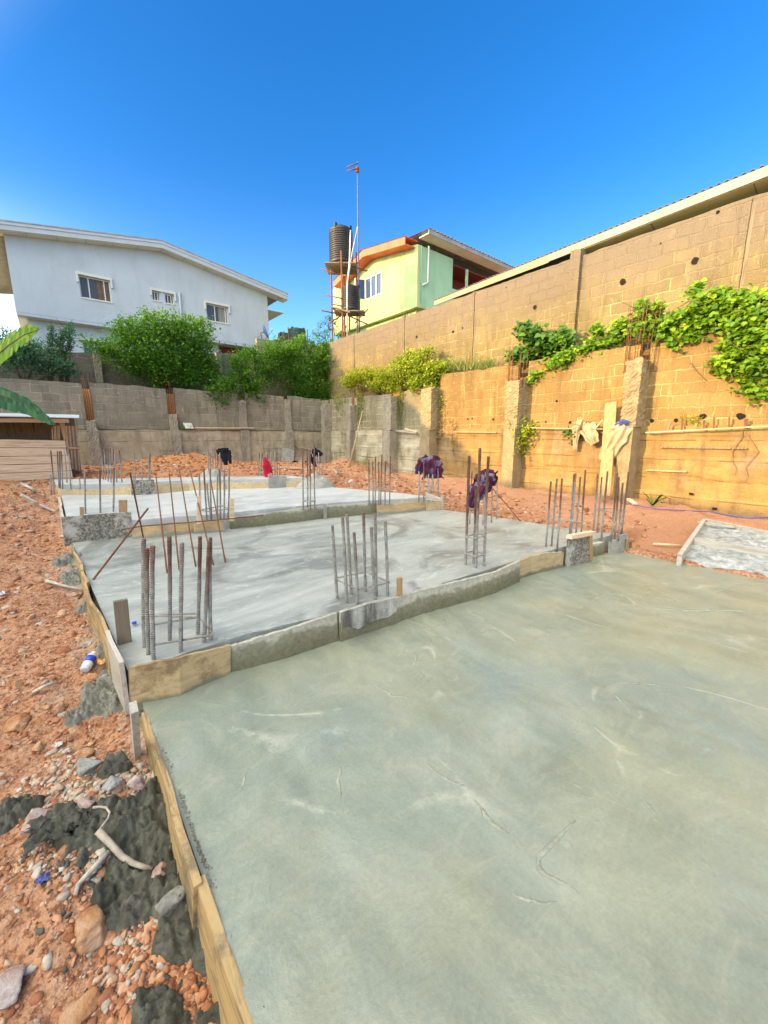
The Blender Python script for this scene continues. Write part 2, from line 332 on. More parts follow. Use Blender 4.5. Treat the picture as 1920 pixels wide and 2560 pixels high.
def m_paint(name,c,c2,stainc,sc=.6,st=.5,rough=.8):
    t=NT(name); a=t.nz(sc,7,.62,.8); b=t.nz(1.,6,.65,vec=t.map(t.pos,(2.2,2.2,.4)))
    col=t.ramp(a,[(.35,c),(.65,c2)]); col=t.mix(t.ramp(b,[(.5,0.),(.7,st)]),col,stainc)
    t.bump(t.nz(40,4,.6),.25,.006); return t.out(col,rough,.25)
def m_cloth(name,c1,c2,pat=None):
    t=NT(name); a=t.nz(7,4,.5)
    if pat:
        v=t.vor(11,out='Color'); d=t.vor(11,feat='F1'); s_=t.xyz(v)[0]
        col=t.ramp(s_,[(.35,c1),(.5,c2),(.7,pat),(.9,(.30,.34,.48))]); col=t.mix(t.ramp(d,[(.0,0.),(.03,.0),(.06,.6)]),col,c1)
    else: col=t.ramp(a,[(.35,c1),(.65,c2)])
    t.bump(t.nz(14,4,.6),.4,.01); return t.out(col,.9,.15)
def m_glass(name,c,rough=.08):
    t=NT(name); return t.out(c,rough,.8)
M['wet']=m_wetslab(); M['slab2']=m_slab('fresh_slab',(.25,.262,.228),(.45,.465,.415),.75); M['slab3']=m_slab('dry_slab',(.40,.415,.395),(.60,.61,.58),.3)
M['soil']=m_soil()
M['blkR']=m_block('tan_block_wall','y',(.22,.17,.078),(.30,.235,.105),(.56,.43,.19),.6,1.,(.50,.62,(.19,.155,.12)))
M['blkL']=m_block('retaining_blocks','y',(.27,.175,.068),(.35,.23,.09),(.58,.40,.18),.75,.9)
M['blkB']=m_block('grey_block_wall','x',(.25,.225,.17),(.35,.315,.225),(.52,.46,.32),.75,.9)
M['blkD']=m_block('dark_block_wall','x',(.15,.14,.115),(.20,.18,.15),(.28,.26,.21),.5,.8)
M['beamR']=m_conc('poured_wall_right',(.34,.222,.085),(.18,.12,.06),lines=2.6,extra=(.30,.235,.15),stain=.85)
M['blkM']=m_block('mossy_grey_blocks','y',(.27,.24,.15),(.36,.32,.20),(.55,.49,.33),.8,.9)
M['beamM']=m_conc('mossy_poured_wall',(.42,.38,.25),(.14,.14,.08),lines=2.6,extra=(.58,.54,.40),stain=.9)
M['beamB']=m_conc('poured_wall_back',(.44,.375,.25),(.19,.165,.12),lines=2.8,extra=(.62,.56,.43),stain=.7)
M['colR']=m_conc('rough_column',(.34,.275,.16),(.19,.15,.09),sc=5,stain=.5,bs=1.)
M['colB']=m_conc('pale_column',(.36,.32,.24),(.17,.155,.12),sc=5,stain=.5,bs=1.)
M['concgrey']=m_conc('grey_cement_crust',(.38,.37,.32),(.2,.2,.17),sc=6,bs=.6,stain=.4)
M['form1']=m_formconc('cement_crusted_form',0.,.23); M['form2']=m_formconc('cement_crusted_form_upper',.22,.25)
M['speck']=m_speck('speckled_board')
M['patchy']=m_conc('patchy_white_crust',(.52,.51,.45),(.10,.095,.075),sc=9,stain=.9,bs=.8)
M['ply']=m_wood('yellow_plywood',(.33,.225,.10),(.52,.39,.20),'x',dirt=(.20,.135,.07),dz=(.085,(.22,.21,.13)))
M['plyc']=m_wood('form_wood_foot_wet',(.33,.24,.12),(.48,.37,.20),'x',dirt=(.30,.27,.19),dz=(.10,(.20,.19,.11)))
M['plyb']=m_wood('form_wood',(.40,.27,.13),(.55,.39,.20),'x',dirt=(.33,.29,.2),dz=(.33,(.30,.29,.23)))
M['plyd']=m_wood('form_wood_far',(.45,.31,.15),(.60,.45,.25),'x',dirt=(.40,.35,.25))
M['woody']=m_wood('splintered_wood',(.13,.085,.04),(.45,.31,.14),'y',dirt=(.15,.13,.085))
M['woodz']=m_wood('stake_wood',(.24,.14,.065),(.42,.27,.13),'z')
M['woodgrey']=m_wood('weathered_wood',(.28,.25,.20),(.50,.46,.38),'y')
M['woodgz']=m_wood('dark_wet_wood',(.09,.075,.05),(.23,.18,.12),'z')
M['plank']=m_wood('pale_planks',(.46,.30,.16),(.74,.57,.38),'x')
M['pole']=m_wood('bamboo_pole',(.26,.18,.09),(.45,.34,.20),'x')
M['polez']=m_wood('scaffold_wood',(.085,.035,.02),(.19,.085,.045),'z')
M['rebar']=m_rebar(); M['rust']=plain('rusty_steel',(.17,.065,.03),.8,.35,30,.4)
M['wire']=plain('cement_coated_wire',(.30,.27,.23),.8,.3,30,.4)
M['house']=m_paint('pale_blue_render',(.46,.495,.52),(.52,.56,.59),(.37,.40,.41),.5,.4)
M['houselow']=m_paint('pale_blue_render_low',(.49,.54,.57),(.55,.60,.63),(.40,.42,.43),.5,.4)
M['fascia']=plain('grey_fascia',(.46,.48,.50),.6,.08,2,.1); M['soffit']=plain('cream_soffit',(.70,.68,.60),.7,.1,1.5,.1)
M['white']=plain('white_paint',(.66,.64,.57),.6,.05,3,.1); M['darkwin']=m_glass('dark_glass',(.06,.045,.035),.25); M['curtain']=plain('curtain',(.13,.09,.06),.9,.4,4,.1)
M['louvre']=plain('grey_blind',(.24,.22,.18),.6,.15,9,.1)
M['green']=m_paint('mint_render_sunlit_tint',(.40,.50,.20),(.50,.58,.28),(.26,.31,.17),.8,.7)  # same mint paint, yellowed for the sunny face: sunlight put into the colour
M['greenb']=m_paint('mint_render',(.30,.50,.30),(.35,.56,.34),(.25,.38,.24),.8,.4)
M['orange']=plain('orange_fascia',(.72,.13,.05),.5,.15,2,.1); M['maroon']=plain('maroon_paint',(.18,.02,.02),.7,.2,2,.1)
M['roofmetal']=plain('grey_roof_sheet',(.30,.28,.25),.6,.25,3,.2); M['roofdark']=plain('dark_roof_sheet',(.10,.09,.085),.6,.3,5,.2)
M['roofedge']=m_paint('stained_eave_board',(.30,.27,.23),(.36,.33,.29),(.30,.18,.10),1.2,.6); M['orangeboard']=m_paint('salmon_eave_board',(.52,.28,.15),(.60,.36,.22),(.35,.22,.14),1.5,.6)
M['cream']=m_paint('cream_soffit_panel',(.75,.62,.28),(.80,.68,.34),(.55,.48,.3),1.,.4); M['mossgreen']=plain('green_wall_paint',(.14,.22,.12),.9,.3,3,.2)
M['tank']=plain('black_tank_plastic',(.028,.028,.027),.42,.2,3,.05); M['tankgrn']=plain('green_tank_plastic',(.05,.075,.07),.5,.2,3,.05)
M['pvc']=plain('white_pipe',(.7,.69,.64),.5,.1,5,0); M['mast']=plain('painted_mast',(.10,.11,.25),.5,.2,5,0)
M['dish']=plain('blue_dish',(.06,.25,.55),.5,.1,3,0)
M['trous']=m_cloth('cream_cloth',(.34,.28,.17),(.46,.39,.25)); M['blackcl']=m_cloth('black_cloth',(.008,.008,.013),(.018,.018,.03))
M['redcl']=m_cloth('red_cloth',(.30,.01,.03),(.55,.02,.06)); M['shirt']=m_cloth('patterned_cloth',(.07,.015,.035),(.13,.04,.05),(.03,.035,.14)); M['bluecl']=m_cloth('blue_cloth',(.05,.06,.20),(.12,.14,.35))
M['leafdeep']=m_leaf('shrub_leaf',(.012,.06,.010),(.06,.21,.015),(.30,.52,.03),.4)
M['leafyel']=m_leaf('sunny_creeper_leaf',(.07,.15,.01),(.27,.38,.02),(.55,.56,.04))
M['leafvine']=m_leaf('vine_leaf',(.05,.14,.01),(.17,.34,.015),(.42,.56,.03))
M['leafdkv']=m_leaf('dark_vine_leaf',(.02,.075,.010),(.065,.17,.015),(.20,.34,.03),.25,.45)
M['leafblu']=m_leaf('sapling_leaf',(.02,.08,.04),(.06,.19,.08),(.16,.34,.14))
M['grass']=m_leaf('grass_blade',(.06,.12,.02),(.18,.27,.05),(.42,.44,.14))
M['dryg']=m_leaf('dry_stem',(.20,.13,.06),(.38,.27,.12),(.55,.42,.2),.2)
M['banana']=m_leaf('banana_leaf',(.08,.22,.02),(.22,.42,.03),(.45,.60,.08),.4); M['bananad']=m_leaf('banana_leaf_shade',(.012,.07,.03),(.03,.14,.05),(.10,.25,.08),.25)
M['bark']=plain('bark',(.14,.10,.06),.9,.3,12,.5)
def m_rock(name,c1,c2,c3):
    t=NT(name); a=t.nz(9,7,.7,.5); col=t.ramp(a,[(.32,c1),(.5,c2),(.68,c3)]); t.bump(t.ma('ADD',t.nz(26,6,.75),t.ma('MULTIPLY',t.nz(110,4,.8),.35)),.9,.02); return t.out(col,.9,.2)
M['rocko']=m_rock('orange_laterite',(.34,.13,.05),(.52,.26,.12),(.66,.44,.28)); M['rockg']=m_rock('grey_rock',(.20,.19,.16),(.36,.35,.31),(.55,.54,.50)); M['rockp']=m_rock('pink_granite',(.36,.17,.11),(.55,.40,.33),(.72,.64,.58))
M['mud']=m_rock('wet_mortar_spill',(.055,.055,.04),(.12,.118,.088),(.22,.215,.17))
def m_gravel():
    t=NT('rubble_mix'); a=t.n.new('ShaderNodeAttribute'); a.attribute_name='tint'
    col=t.ramp(a.outputs['Fac'],[(.0,(.26,.10,.05)),(.35,(.45,.20,.10)),(.6,(.58,.33,.19)),(.72,(.40,.33,.25)),(.88,(.52,.47,.39)),(1.,(.72,.66,.56))])
    col=t.mix(.5,col,t.ramp(t.nz(40,4,.7),[(.3,(.2,.2,.2)),(.7,(.75,.75,.75))]),'OVERLAY'); return t.out(col,.92,.15)
M['gravel']=m_gravel()
# ================================================================ TERRAIN
W=9.9; YB=16.55
CP=np.array([(-3,-2,-.2),(-1,.5,-.2),(.2,1,-.22),(-1,2.5,-.12),(.05,2.5,-.10),(-1,4,.0),(0,4,.03),(-1,6,.22),(-.2,6.3,.17),(-1.2,8,.42),(-.3,8.5,.30),(-.6,11,.5),(1,13,.52),(3,13.5,.6),(6,15.5,.5),(3.5,16.4,.72),(1,16.4,.6),(9.6,16.4,.3),(9.6,12,.22),(9.6,3,.18),(9.6,-1,.18),(7.6,5,.17),(6.3,4,.14),(6.9,2,.09),(7.2,0,.02),(6,8,.36),(5.4,11,.5),(8,10,.3),(5.6,6.5,.34),(-3,5,.3),(-3,12,.7),(9,-5,.1),(0,-5,-.2),(7.6,1.3,-.06),(8.2,.4,-.06),(7.2,.6,-.1)])
def base_h(x,y):
    d=(x[...,None]-CP[:,0])**2+(y[...,None]-CP[:,1])**2+.15
    w_=d**-1.6; return (w_*CP[:,2]).sum(-1)/w_.sum(-1)
def inpoly_soft(x,y): return 0
def ground_h(x,y,rough=True):
    x=np.asarray(x,float); y=np.asarray(y,float)
    xc=np.clip(x,-4,9.85); yc=np.clip(y,-6,16.5)
    h=base_h(xc,yc)
    if rough:
        h=h+fbm(x,y,4,.9)*.07+fbm(x,y,4,5.)*.045+np.abs(fbm(x+3,y,3,14.))*.022+np.abs(fbm(x,y+7,3,33.))*.012
        cl=fbm(x,y,3,2.6); h=h+np.where((y>7)|(x>6),np.clip(cl,0,1)*.11,0)
    # spoil heaps
    for (cx,cy,r,a) in ((5.9,9.3,.8,.22),(6.6,7.6,.6,.16),(8.9,13.3,.8,.30),(4.,15.6,1.6,.2),(6.5,5.9,.5,.10),(-.9,9.5,1.0,.15),(7.3,3.,.5,.08)):
        h=h+a*np.exp(-((x-cx)**2+(y-cy)**2)/r**2)*(1+.5*fbm(x,y,3,3.))
    # sunk under the slabs
    def sl(x0,x1,y0,y1,z):
        s=np.clip(np.minimum(np.minimum(x-x0,x1-x),np.minimum(y-y0,y1-y))/.1,0,1); return s,z
    for x0,x1,y0,y1,z in ((.34,6.0,-3,2.2,-.15),(.24,5.75,1.7,5.2,-.1),(.1,5.,4.7,7.8,.1),(.05,4.1,7.6,9.2,.3)):
        s,zz=sl(x0,x1,y0,y1,z); h=h*(1-s)+np.minimum(h,zz)*s
    s,zz=sl(6.15,9.2,-3,2.35,-.1); s=s*np.clip((2.9-(x-6.3)*.55-y)/.2+.5,0,1); h=h*(1-s)+np.minimum(h,zz)*s
    # terrace behind the walls
    s=np.clip(np.maximum((x-10.0)/.15,(y-16.68)/.12),0,1)
    hill=3.1+np.clip((y-17)*.02,0,1)+np.clip((x-11)*.02,0,.6)
    lf=np.clip((-3.6-x)/1.,0,1); h=h*(1-lf)+(.6)*lf*np.ones_like(h)
    return h*(1-s)+hill*s
def axis(segs):
    a=[]
    for lo,hi,st in segs: a+=list(np.arange(lo,hi,st))
    return np.array(a+[segs[-1][1]])
gx=axis([(-400,-40,60),(-40,-6,4),(-6,-2,.25),(-2,.4,.022),(.4,5,.12),(5,10.2,.055),(10.2,20,1),(20,60,8),(60,400,60)])
gy=axis([(-400,-40,60),(-40,-4,4),(-4,.3,.25),(.3,3.6,.022),(3.6,9,.045),(9,16.85,.06),(16.85,30,1),(30,90,8),(90,400,60)])
GX,GY=np.meshgrid(gx,gy,indexing='ij')
def big_grid(name,P,mat):
    n,m=P.shape[:2]; me=bpy.data.meshes.new(name)
    idx=np.arange(n*m).reshape(n,m); f=np.stack([idx[:-1,:-1],idx[1:,:-1],idx[1:,1:],idx[:-1,1:]],-1).reshape(-1,4)
    me.vertices.add(n*m); me.vertices.foreach_set('co',P.reshape(-1)); me.loops.add(f.size); me.loops.foreach_set('vertex_index',f.reshape(-1))
    me.polygons.add(len(f)); me.polygons.foreach_set('loop_start',np.arange(0,f.size,4)); me.polygons.foreach_set('use_smooth',np.ones(len(f),bool))
    me.update(calc_edges=True); me.validate(); me.materials.append(mat)
    o=bpy.data.objects.new(name,me); COL.objects.link(o); o['_loc']=[0,0,0]; return o
GZ=ground_h(GX,GY)
o=big_grid('ground',np.stack([GX,GY,GZ],-1),M['soil']); tag(o,kind='structure')
def gz(x,y): return float(ground_h(np.array([x]),np.array([y]))[0])
# ================================================================ SLABS
def slab(name,front,back,ztop,thick,mat,nu=160,nv=120,amp=.006,seed=0):
    def samp(pl,n):
        pl=np.array(pl,float); d=np.r_[0,np.cumsum(np.linalg.norm(np.diff(pl,axis=0),axis=1))]; t=np.linspace(0,d[-1],n)
        return np.stack([np.interp(t,d,pl[:,0]),np.interp(t,d,pl[:,1])],-1)
    A=samp(front,nu); B=samp(back,nu); v=np.linspace(0,1,nv)
    XY=A[:,None]*(1-v)[None,:,None]+B[:,None]*v[None,:,None]
    x,y=XY[...,0],XY[...,1]
    e=np.minimum(np.linspace(0,1,nu)[:,None],1-np.linspace(0,1,nu)[:,None])
    z=ztop+amp*(fbm(x+seed,y,5,1.3)*1.4+fbm(x*1.6+seed,y*.7,4,6)*.6)
    P=np.stack([x,y,z],-1); mb=MB(); mb.grid(P)
    n,m=nu,nv; ring=[(i,0) for i in range(n)]+[(n-1,j) for j in range(1,m)]+[(i,m-1) for i in range(n-2,-1,-1)]+[(0,j) for j in range(m-2,0,-1)]
    vt=[P[i,j] for i,j in ring]; vb=[(p[0],p[1],ztop-thick) for p in vt]; k=len(vt)
    mb.add(vt+vb,[(a,(a+1)%k,(a+1)%k+k,a+k) for a in range(k)])
    o=mk(name,mb,mat,loc=np.zeros(3)); return tag(o,kind='structure')
slab('screed_slab',[(.245,-3),(6.75,-3)],[(.235,2.68),(3.,2.45),(6.10,2.10)],0.,.35,M['wet'],340,260,.010)
slab('floor_slab',[(.19,2.62),(.9,2.63),(1.6,2.51),(2.5,2.42),(3.6,2.38),(4.66,2.32),(6.02,2.16)],[(.05,6.62),(.69,6.34),(1.9,6.05),(3.4,5.84),(4.3,5.58),(5.52,5.1)],.22,.3,M['slab2'],220,160,.008,5)
slab('floor_slab',[(.04,6.60),(.69,6.32),(1.42,6.12),(1.9,6.03),(2.5,5.92),(3.4,5.82),(4.3,5.56),(5.50,5.17)],[(.03,10.2),(1.1,9.45),(2.07,9.4),(2.75,8.9),(3.57,8.55),(4.6,8.1)],.455,.3,M['slab3'],160,120,.008,9)
slab('floor_slab',[(-.02,10.1),(1.1,9.35),(2.07,9.35),(2.75,8.85),(3.57,8.5),(4.4,8.15)],[(-.05,11.3),(1.3,10.5),(2.25,9.95),(3.55,9.15),(4.3,8.9)],.65,.3,M['slab3'],120,60,.006,3)
# ================================================================ WALLS
def jag(a,b,n,amp,f=3.):   # slightly uneven top line between a and b (3-D), n samples
    a=np.array(a,float);b=np.array(b,float); t=np.linspace(0,1,n)[:,None]; P=a*(1-t)+b*t
    P[:,2]+=fbm(P[:,0]*1.3+P[:,1],P[:,0]*.3+P[:,1]*.7,4,f)*amp; return P
def wall_prism(top,zb,th,nrm,zvec=None):
    bot=[(p[0],p[1],zb) for p in top]; return MB().strip(top,bot,th,nrm)
# --- back retaining wall
bw=empty('retaining_wall',(4,YB,.3),'grey block retaining wall across the back of the site, under the shrubs','wall')
xs=[(-14.,.98),(1.2,3.42),(3.7,6.0),(6.3,8.0),(8.25,9.9)]
for a,b in xs:
    mk('block_panel',wall_prism(jag((a,YB,3.30),(b,YB,3.24),30,.05),1.80,.16,(0,1,0)),M['blkB'],bw)
mb=MB(); mb.strip(jag((-14,YB-.07,1.80),(9.9,YB-.07,1.77),60,.03),[(x,YB-.07,-.4) for x in np.linspace(-14,9.9,60)],.30,(0,1,0)); mk('poured_base',mb,M['beamB'],bw)
def rough_col(x0,x1,y0,y1,z0,z1,top=True,n=14,amp=.02,seed=0.):
    """a hand-cast column: a box with uneven faces"""
    mb=MB(); m=10; rows=[]; n=int(n*2.2); amp=amp*.75
    zz=np.linspace(z0,z1,n)
    per=[]
    for s in np.linspace(0,1,m)[:-1]: per.append((x0+(x1-x0)*s,y0))
    for s in np.linspace(0,1,m)[:-1]: per.append((x1,y0+(y1-y0)*s))
    for s in np.linspace(0,1,m)[:-1]: per.append((x1+(x0-x1)*s,y1))
    for s in np.linspace(0,1,m)[:-1]: per.append((x0,y1+(y0-y1)*s))
    k=len(per); vs=[]
    for i,z in enumerate(zz):
        for j,(x,y) in enumerate(per):
            d=amp*(RS.rand()-.5)*2
            vs.append((x+d*(1 if x>=(x0+x1)/2 else -1)*.6,y+d*.6*(1 if y>=(y0+y1)/2 else -1),z+(fbm(np.array([x*9+seed]),np.array([y*9.]),2,1)[0]*.10 if i==n-1 else 0)))
    fs=[(i*k+j,i*k+(j+1)%k,(i+1)*k+(j+1)%k,(i+1)*k+j) for i in range(n-1) for j in range(k)]
    fs.append(tuple((n-1)*k+j for j in range(k)))
    return mb.add(vs,fs)
for i,(xc,w_,zt,dp) in enumerate(((1.08,.24,2.05,.26),(3.55,.24,2.35,.20),(6.15,.28,2.95,.12),(8.12,.26,3.1,.16))):
    mk('column',rough_col(xc-w_/2,xc+w_/2,YB-dp,YB+.1,.3,zt,seed=i*3.),M['colB'],bw)
    mk('column',rough_col(xc-w_/2-.03,xc+w_/2+.03,YB-dp-.09,YB-dp+.04,.3,1.77,seed=i*5.),M['colB'],bw)
    if i<2:
        for q,dx in enumerate((-.07,-.02,.04,.09)):
            mk('rebar',MB().tube([(xc+dx,YB-.02-.05*(q%2),zt-.1),(xc+dx+.01,YB-.03-.05*(q%2),zt+.6),(xc+dx+RS.uniform(-.02,.02),YB-.03,3.3+RS.uniform(-.1,.25))],.009,6),M['rust'],bw)
# --- right retaining wall (sunny) in two lifts
rw=empty('retaining_wall',(W,6,.2),'yellow sunlit retaining wall of blocks over poured concrete, below the leafy vine','wall')
segs=[((-3.,3.62),(3.25,3.50)),((3.45,3.50),(6.05,3.48)),((6.35,3.46),(9.15,3.50)),((9.6,3.22),(11.15,3.1)),((11.6,3.1),(13.8,3.12)),((14.1,3.12),(15.8,3.18)),((16.0,3.18),(YB+.2,3.2))]
for (ya,za),(yb,zb) in segs:
    mk('block_panel',MB().strip(jag((W,ya,za),(W,yb,zb),30,.07),[(W,y,1.79) for y in np.linspace(ya,yb,30)],.16,(1,0,0)),M['blkL'] if yb<9.3 else M['blkM'],rw)
# poured base with real formwork ridges
yy=np.linspace(-3,YB+.1,240); zzs=np.linspace(-.3,1.79,46)
Yg,Zg=np.meshgrid(yy,zzs,indexing='ij')
off=fbm(Yg,Zg*3,4,1.5)*.03+ (np.floor((Zg+.04*np.sin(Yg*1.1))/.40)%2)*.014
Xg=W-.06+off; kk=int(np.searchsorted(yy,9.3)); Gd=np.stack([Xg,Yg,Zg],-1)
mk('poured_base',MB().grid(Gd[:kk+1],False).box((W-.055,-3,1.74),(W+.16,yy[kk],1.785)),M['beamR'],rw)
mk('poured_base',MB().grid(Gd[kk:],False).box((W-.055,yy[kk],1.74),(W+.16,YB+.1,1.785)),M['beamM'],rw)
cols=[(3.22,3.52,3.12,.46),(6.02,6.40,3.00,.44),(9.15,9.62,3.08,.42),(11.12,11.6,2.98,.42),(13.8,14.12,2.80,.32),(15.72,16.05,2.95,.36)]
for i,(ya,yb,zt,d) in enumerate(cols):
    mk('column',rough_col(W-d,W+.05,ya,yb,1.77,zt,n=18,amp=.028,seed=i*7.),M['colR'] if i<3 else M['colB'],rw)
    mk('column',rough_col(W-d-.03,W+.05,ya+.02,yb-.02,.0,1.765,n=12,amp=.008,seed=i*2.),M['colR'] if i<3 else M['colB'],rw)
# starter bars on two columns
for ya,yb,zt,dd,top in ((6.02,6.40,3.0,.44,3.95),(3.22,3.52,3.12,.46,4.45)):
    for k in range(9):
        y=ya+.03+(yb-ya+.25)*(k/8.)-(.12); x=W-dd*(.2+.65*RS.rand())
        mk('rebar',MB().tube([(x,y,zt-.2),(x,y,zt+.4),(x+RS.uniform(-.04,.04),y+RS.uniform(-.04,.04),top-RS.rand()*.35)],.007,6),M['rust'],rw)
    for z in (zt+.06,zt+.42): mk('stirrup',MB().tube([(W-dd+.05,ya,z),(W-.08,ya,z),(W-.08,yb,z),(W-dd+.05,yb,z),(W-dd+.05,ya,z)],.005,5),M['rust'],rw)
# weep holes: dark plates on the wall, the shade inside put into their colour
dark=plain('dark_hole',(.012,.008,.005),.95,.2,9,0)
def hole(c,r,n,parent,ax=0):
    vs=[c+np.array([0,math.cos(t)*r*random.uniform(.7,1.15),math.sin(t)*r*random.uniform(.7,1.1)]) for t in np.linspace(0,2*math.pi,n,endpoint=False)]
    mk('drain_hole',MB().poly(vs,.02,(1,0,0)),dark,parent)
for (x,y,r) in ((198,395,.035),(122,538,.03),(290,542,.04),(855,530,.045),(1024,528,.045),(1208,502,.06),(1468,500,.07)):
    p=PX(*Q7(x,y),W-.008); hole(p,r,9,rw)
for (x,y,r) in ((1131,518,.035),(1163,516,.03),(1308,521,.035),(1160,563,.02)): hole(PX(*Q6(x,y),W-.008),r,8,rw)
for (x,y) in ((1128,1036),(932,1102),(1290,1138)):
    p=PX(*Q7(x,y),W-.085); mk('drain_hole',MB().box((p[0]-.01,p[1]-.035,p[2]-.02),(p[0]+.01,p[1]+.035,p[2]+.02)),dark,rw)
# --- upper perimeter wall
XU=10.5
uw=empty('perimeter_wall',(XU,7,3.2),'tall tan block wall rising behind the vine, with slim pilasters and ragged vent holes','wall')
ys=[-3.,2.05,5.25,8.35,11.5,14.7,19.8]
for i in range(6):
    za=5.93 if i<4 else 5.88; mk('block_panel',MB().strip(jag((XU,ys[i],5.93-.02*i),(XU,ys[i+1],5.91-.025*i),30,.035),[(XU,y,2.8) for y in np.linspace(ys[i],ys[i+1],30)],.17,(1,0,0)),M['blkR'],uw)
mk('pilaster',rough_col(XU-.10,XU+.16,5.17,5.42,2.8,6.02,n=20,amp=.008),M['blkR'],uw)
for y in (2.05,8.35,11.5,14.7):
    mk('pilaster',rough_col(XU-.03,XU+.1,y+.03,y+.16,2.8,5.86 if y<12 else 5.76,n=20,amp=.010,seed=y),M['blkR'],uw); mk('slot_shade',MB().box((XU-.004,y-.035,2.9),(XU+.05,y+.02,5.8 if y<12 else 5.7)),M['woodgz'],uw)  # dark strips on the wall face, the recess shade given as colour
for (x,y,r) in ((1236,582,.075),(822,702,.075),(315,850,.06),(1370,300,.035),(1040,480,.02),(150,735,.02)): hole(PX(*U3(x,y),XU-.008),r,9,uw)
for (x,y,r) in ((1277,1165,.05),(1040,1198,.06),(1337,1140,.035)): hole(PX(*U2(x,y),XU-.008),r,7,uw)
# fill ledge between the lifts
o=mk('planting_ledge',MB().box((W+.1,-3,2.6),(XU+.02,YB+.3,3.12)),M['soil']); tag(o,kind='structure')
# --- second wall behind the shrubs
sw=empty('boundary_wall',(4,18.6,3.1),'dark weathered block wall behind the shrubs, in front of the blue house','wall')
mk('block_panel',MB().strip(jag((-14,18.6,4.40),(5.2,18.6,4.55),60,.06),[(x,18.6,3.) for x in np.linspace(-14,5.2,60)],.16,(0,1,0)),M['blkD'],sw)
mk('block_panel',MB().strip([(5.2,18.6,4.9),(6.2,18.6,5.1),(7.8,18.6,5.25),(7.81,18.6,5.95),(9.0,18.6,5.95),(10.5,18.6,5.85)],[(5.2,18.6,3.),(6.2,18.6,3),(7.8,18.6,3.),(7.81,18.6,3.),(9,18.6,3),(10.5,18.6,3.)],.16,(0,1,0)),M['blkB'],sw)
for x in (1.55,5.9): mk('column',rough_col(x,x+.22,18.42,18.62,3.,4.5 if x<3 else 5.1,seed=x),M['colB'],sw)
# ================================================================ BLUE HOUSE
YH=24.; k_=(YH)/21.
def hz(z): return 1.6+(z-1.6)*k_
def hx(x): return x*k_
hh=empty('house',(5,YH+4,3.2),'pale blue two storey house with a low gable roof and cream framed windows','house')
wins=[]   # (x0,x1,z0,z1)
def rectpx(tl,br,Y): a=PY(*U1(*tl),Y); b=PY(*U1(*br),Y); return [a[0],b[0],b[2],a[2]]
W1=[1.62*k_,2.66*k_,hz(7.02),hz(7.84)]; W2=[4.18*k_,4.50*k_,hz(7.42),hz(7.80)]; W2b=[4.68*k_,5.05*k_,hz(7.40),hz(7.78)]; W3=[6.42*k_,7.44*k_,hz(6.97),hz(7.72)]
xl,xr=-.42*k_,9.5*k_; zf=hz(6.12); 
ridx=4.66*k_; ztl,zrg,ztr=hz(8.46),hz(9.26),hz(8.25)
ov=.5; xle,xre=-1.2*k_,10.45*k_
def rz(x): return hz(9.72)+(hz(8.95)-hz(9.72))*(ridx-x)/(ridx-hx(-.48)) if x<ridx else hz(9.72)+(hz(8.80)-hz(9.72))*(x-ridx)/(xre-ridx)
# gable wall with window openings built as a column-wise strip
def topz(x):
    return rz(x)-.312
def topz_(x): return ztl+(zrg-ztl)*(x-xl)/(ridx-xl) if x<ridx else zrg+(ztr-zrg)*(x-ridx)/(xr-ridx)
mb=MB(); xsx=sorted({xl,xr,ridx,*[v for w_ in (W1,W2,W2b,W3) for v in w_[:2]]})
for a,b in zip(xsx[:-1],xsx[1:]):
    hit=[w_ for w_ in (W1,W2,W2b,W3) if w_[0]<=a+1e-6 and w_[1]>=b-1e-6]
    if hit:
        w_=hit[0]; mb.poly([(a,YH,zf),(b,YH,zf),(b,YH,w_[2]),(a,YH,w_[2])],.2,(0,1,0)); mb.poly([(a,YH,w_[3]),(b,YH,w_[3]),(b,YH,topz(b)),(a,YH,topz(a))],.2,(0,1,0))
    else: mb.poly([(a,YH,zf),(b,YH,zf),(b,YH,topz(b)),(a,YH,topz(a))],.2,(0,1,0))
mb.box((xl,YH+.2,zf),(xl+.2,YH+9,ztl)); mb.box((xr-.2,YH+.2,zf),(xr,YH+9,ztr)); mb.box((xl,YH+9,zf),(xr,YH+9.2,ztr)); mb.box((xl+.01,YH+.01,zf-.12),(xr-.01,YH+9,zf-.001))
mk('wall',mb,M['house'],hh)
W4=[1.50*k_,2.50*k_,hz(4.6),hz(5.46)]
mb=MB(); x0,x1=xl+.35,xr-.4
yl=YH+.55
for a,b,z0,z1 in ((x0,W4[0],3.,zf-.12),(W4[0],W4[1],3.,W4[2]),(W4[0],W4[1],W4[3],zf-.12),(W4[1],7.*k_,3.,zf-.12)): mb.box((a,yl,z0),(b,yl+.2,z1))
mb.box((x0,yl+.2,3),(x0+.2,YH+9,zf-.12)); mb.box((7.*k_,yl+1.6,3),(x1,yl+1.8,zf-.12)); mk('lower_wall',mb,M['houselow'],hh)
mk('carport_shade',MB().box((7.*k_,yl+.3,zf-.5),(x1,yl+.42,zf-.13)),M['maroon'],hh)
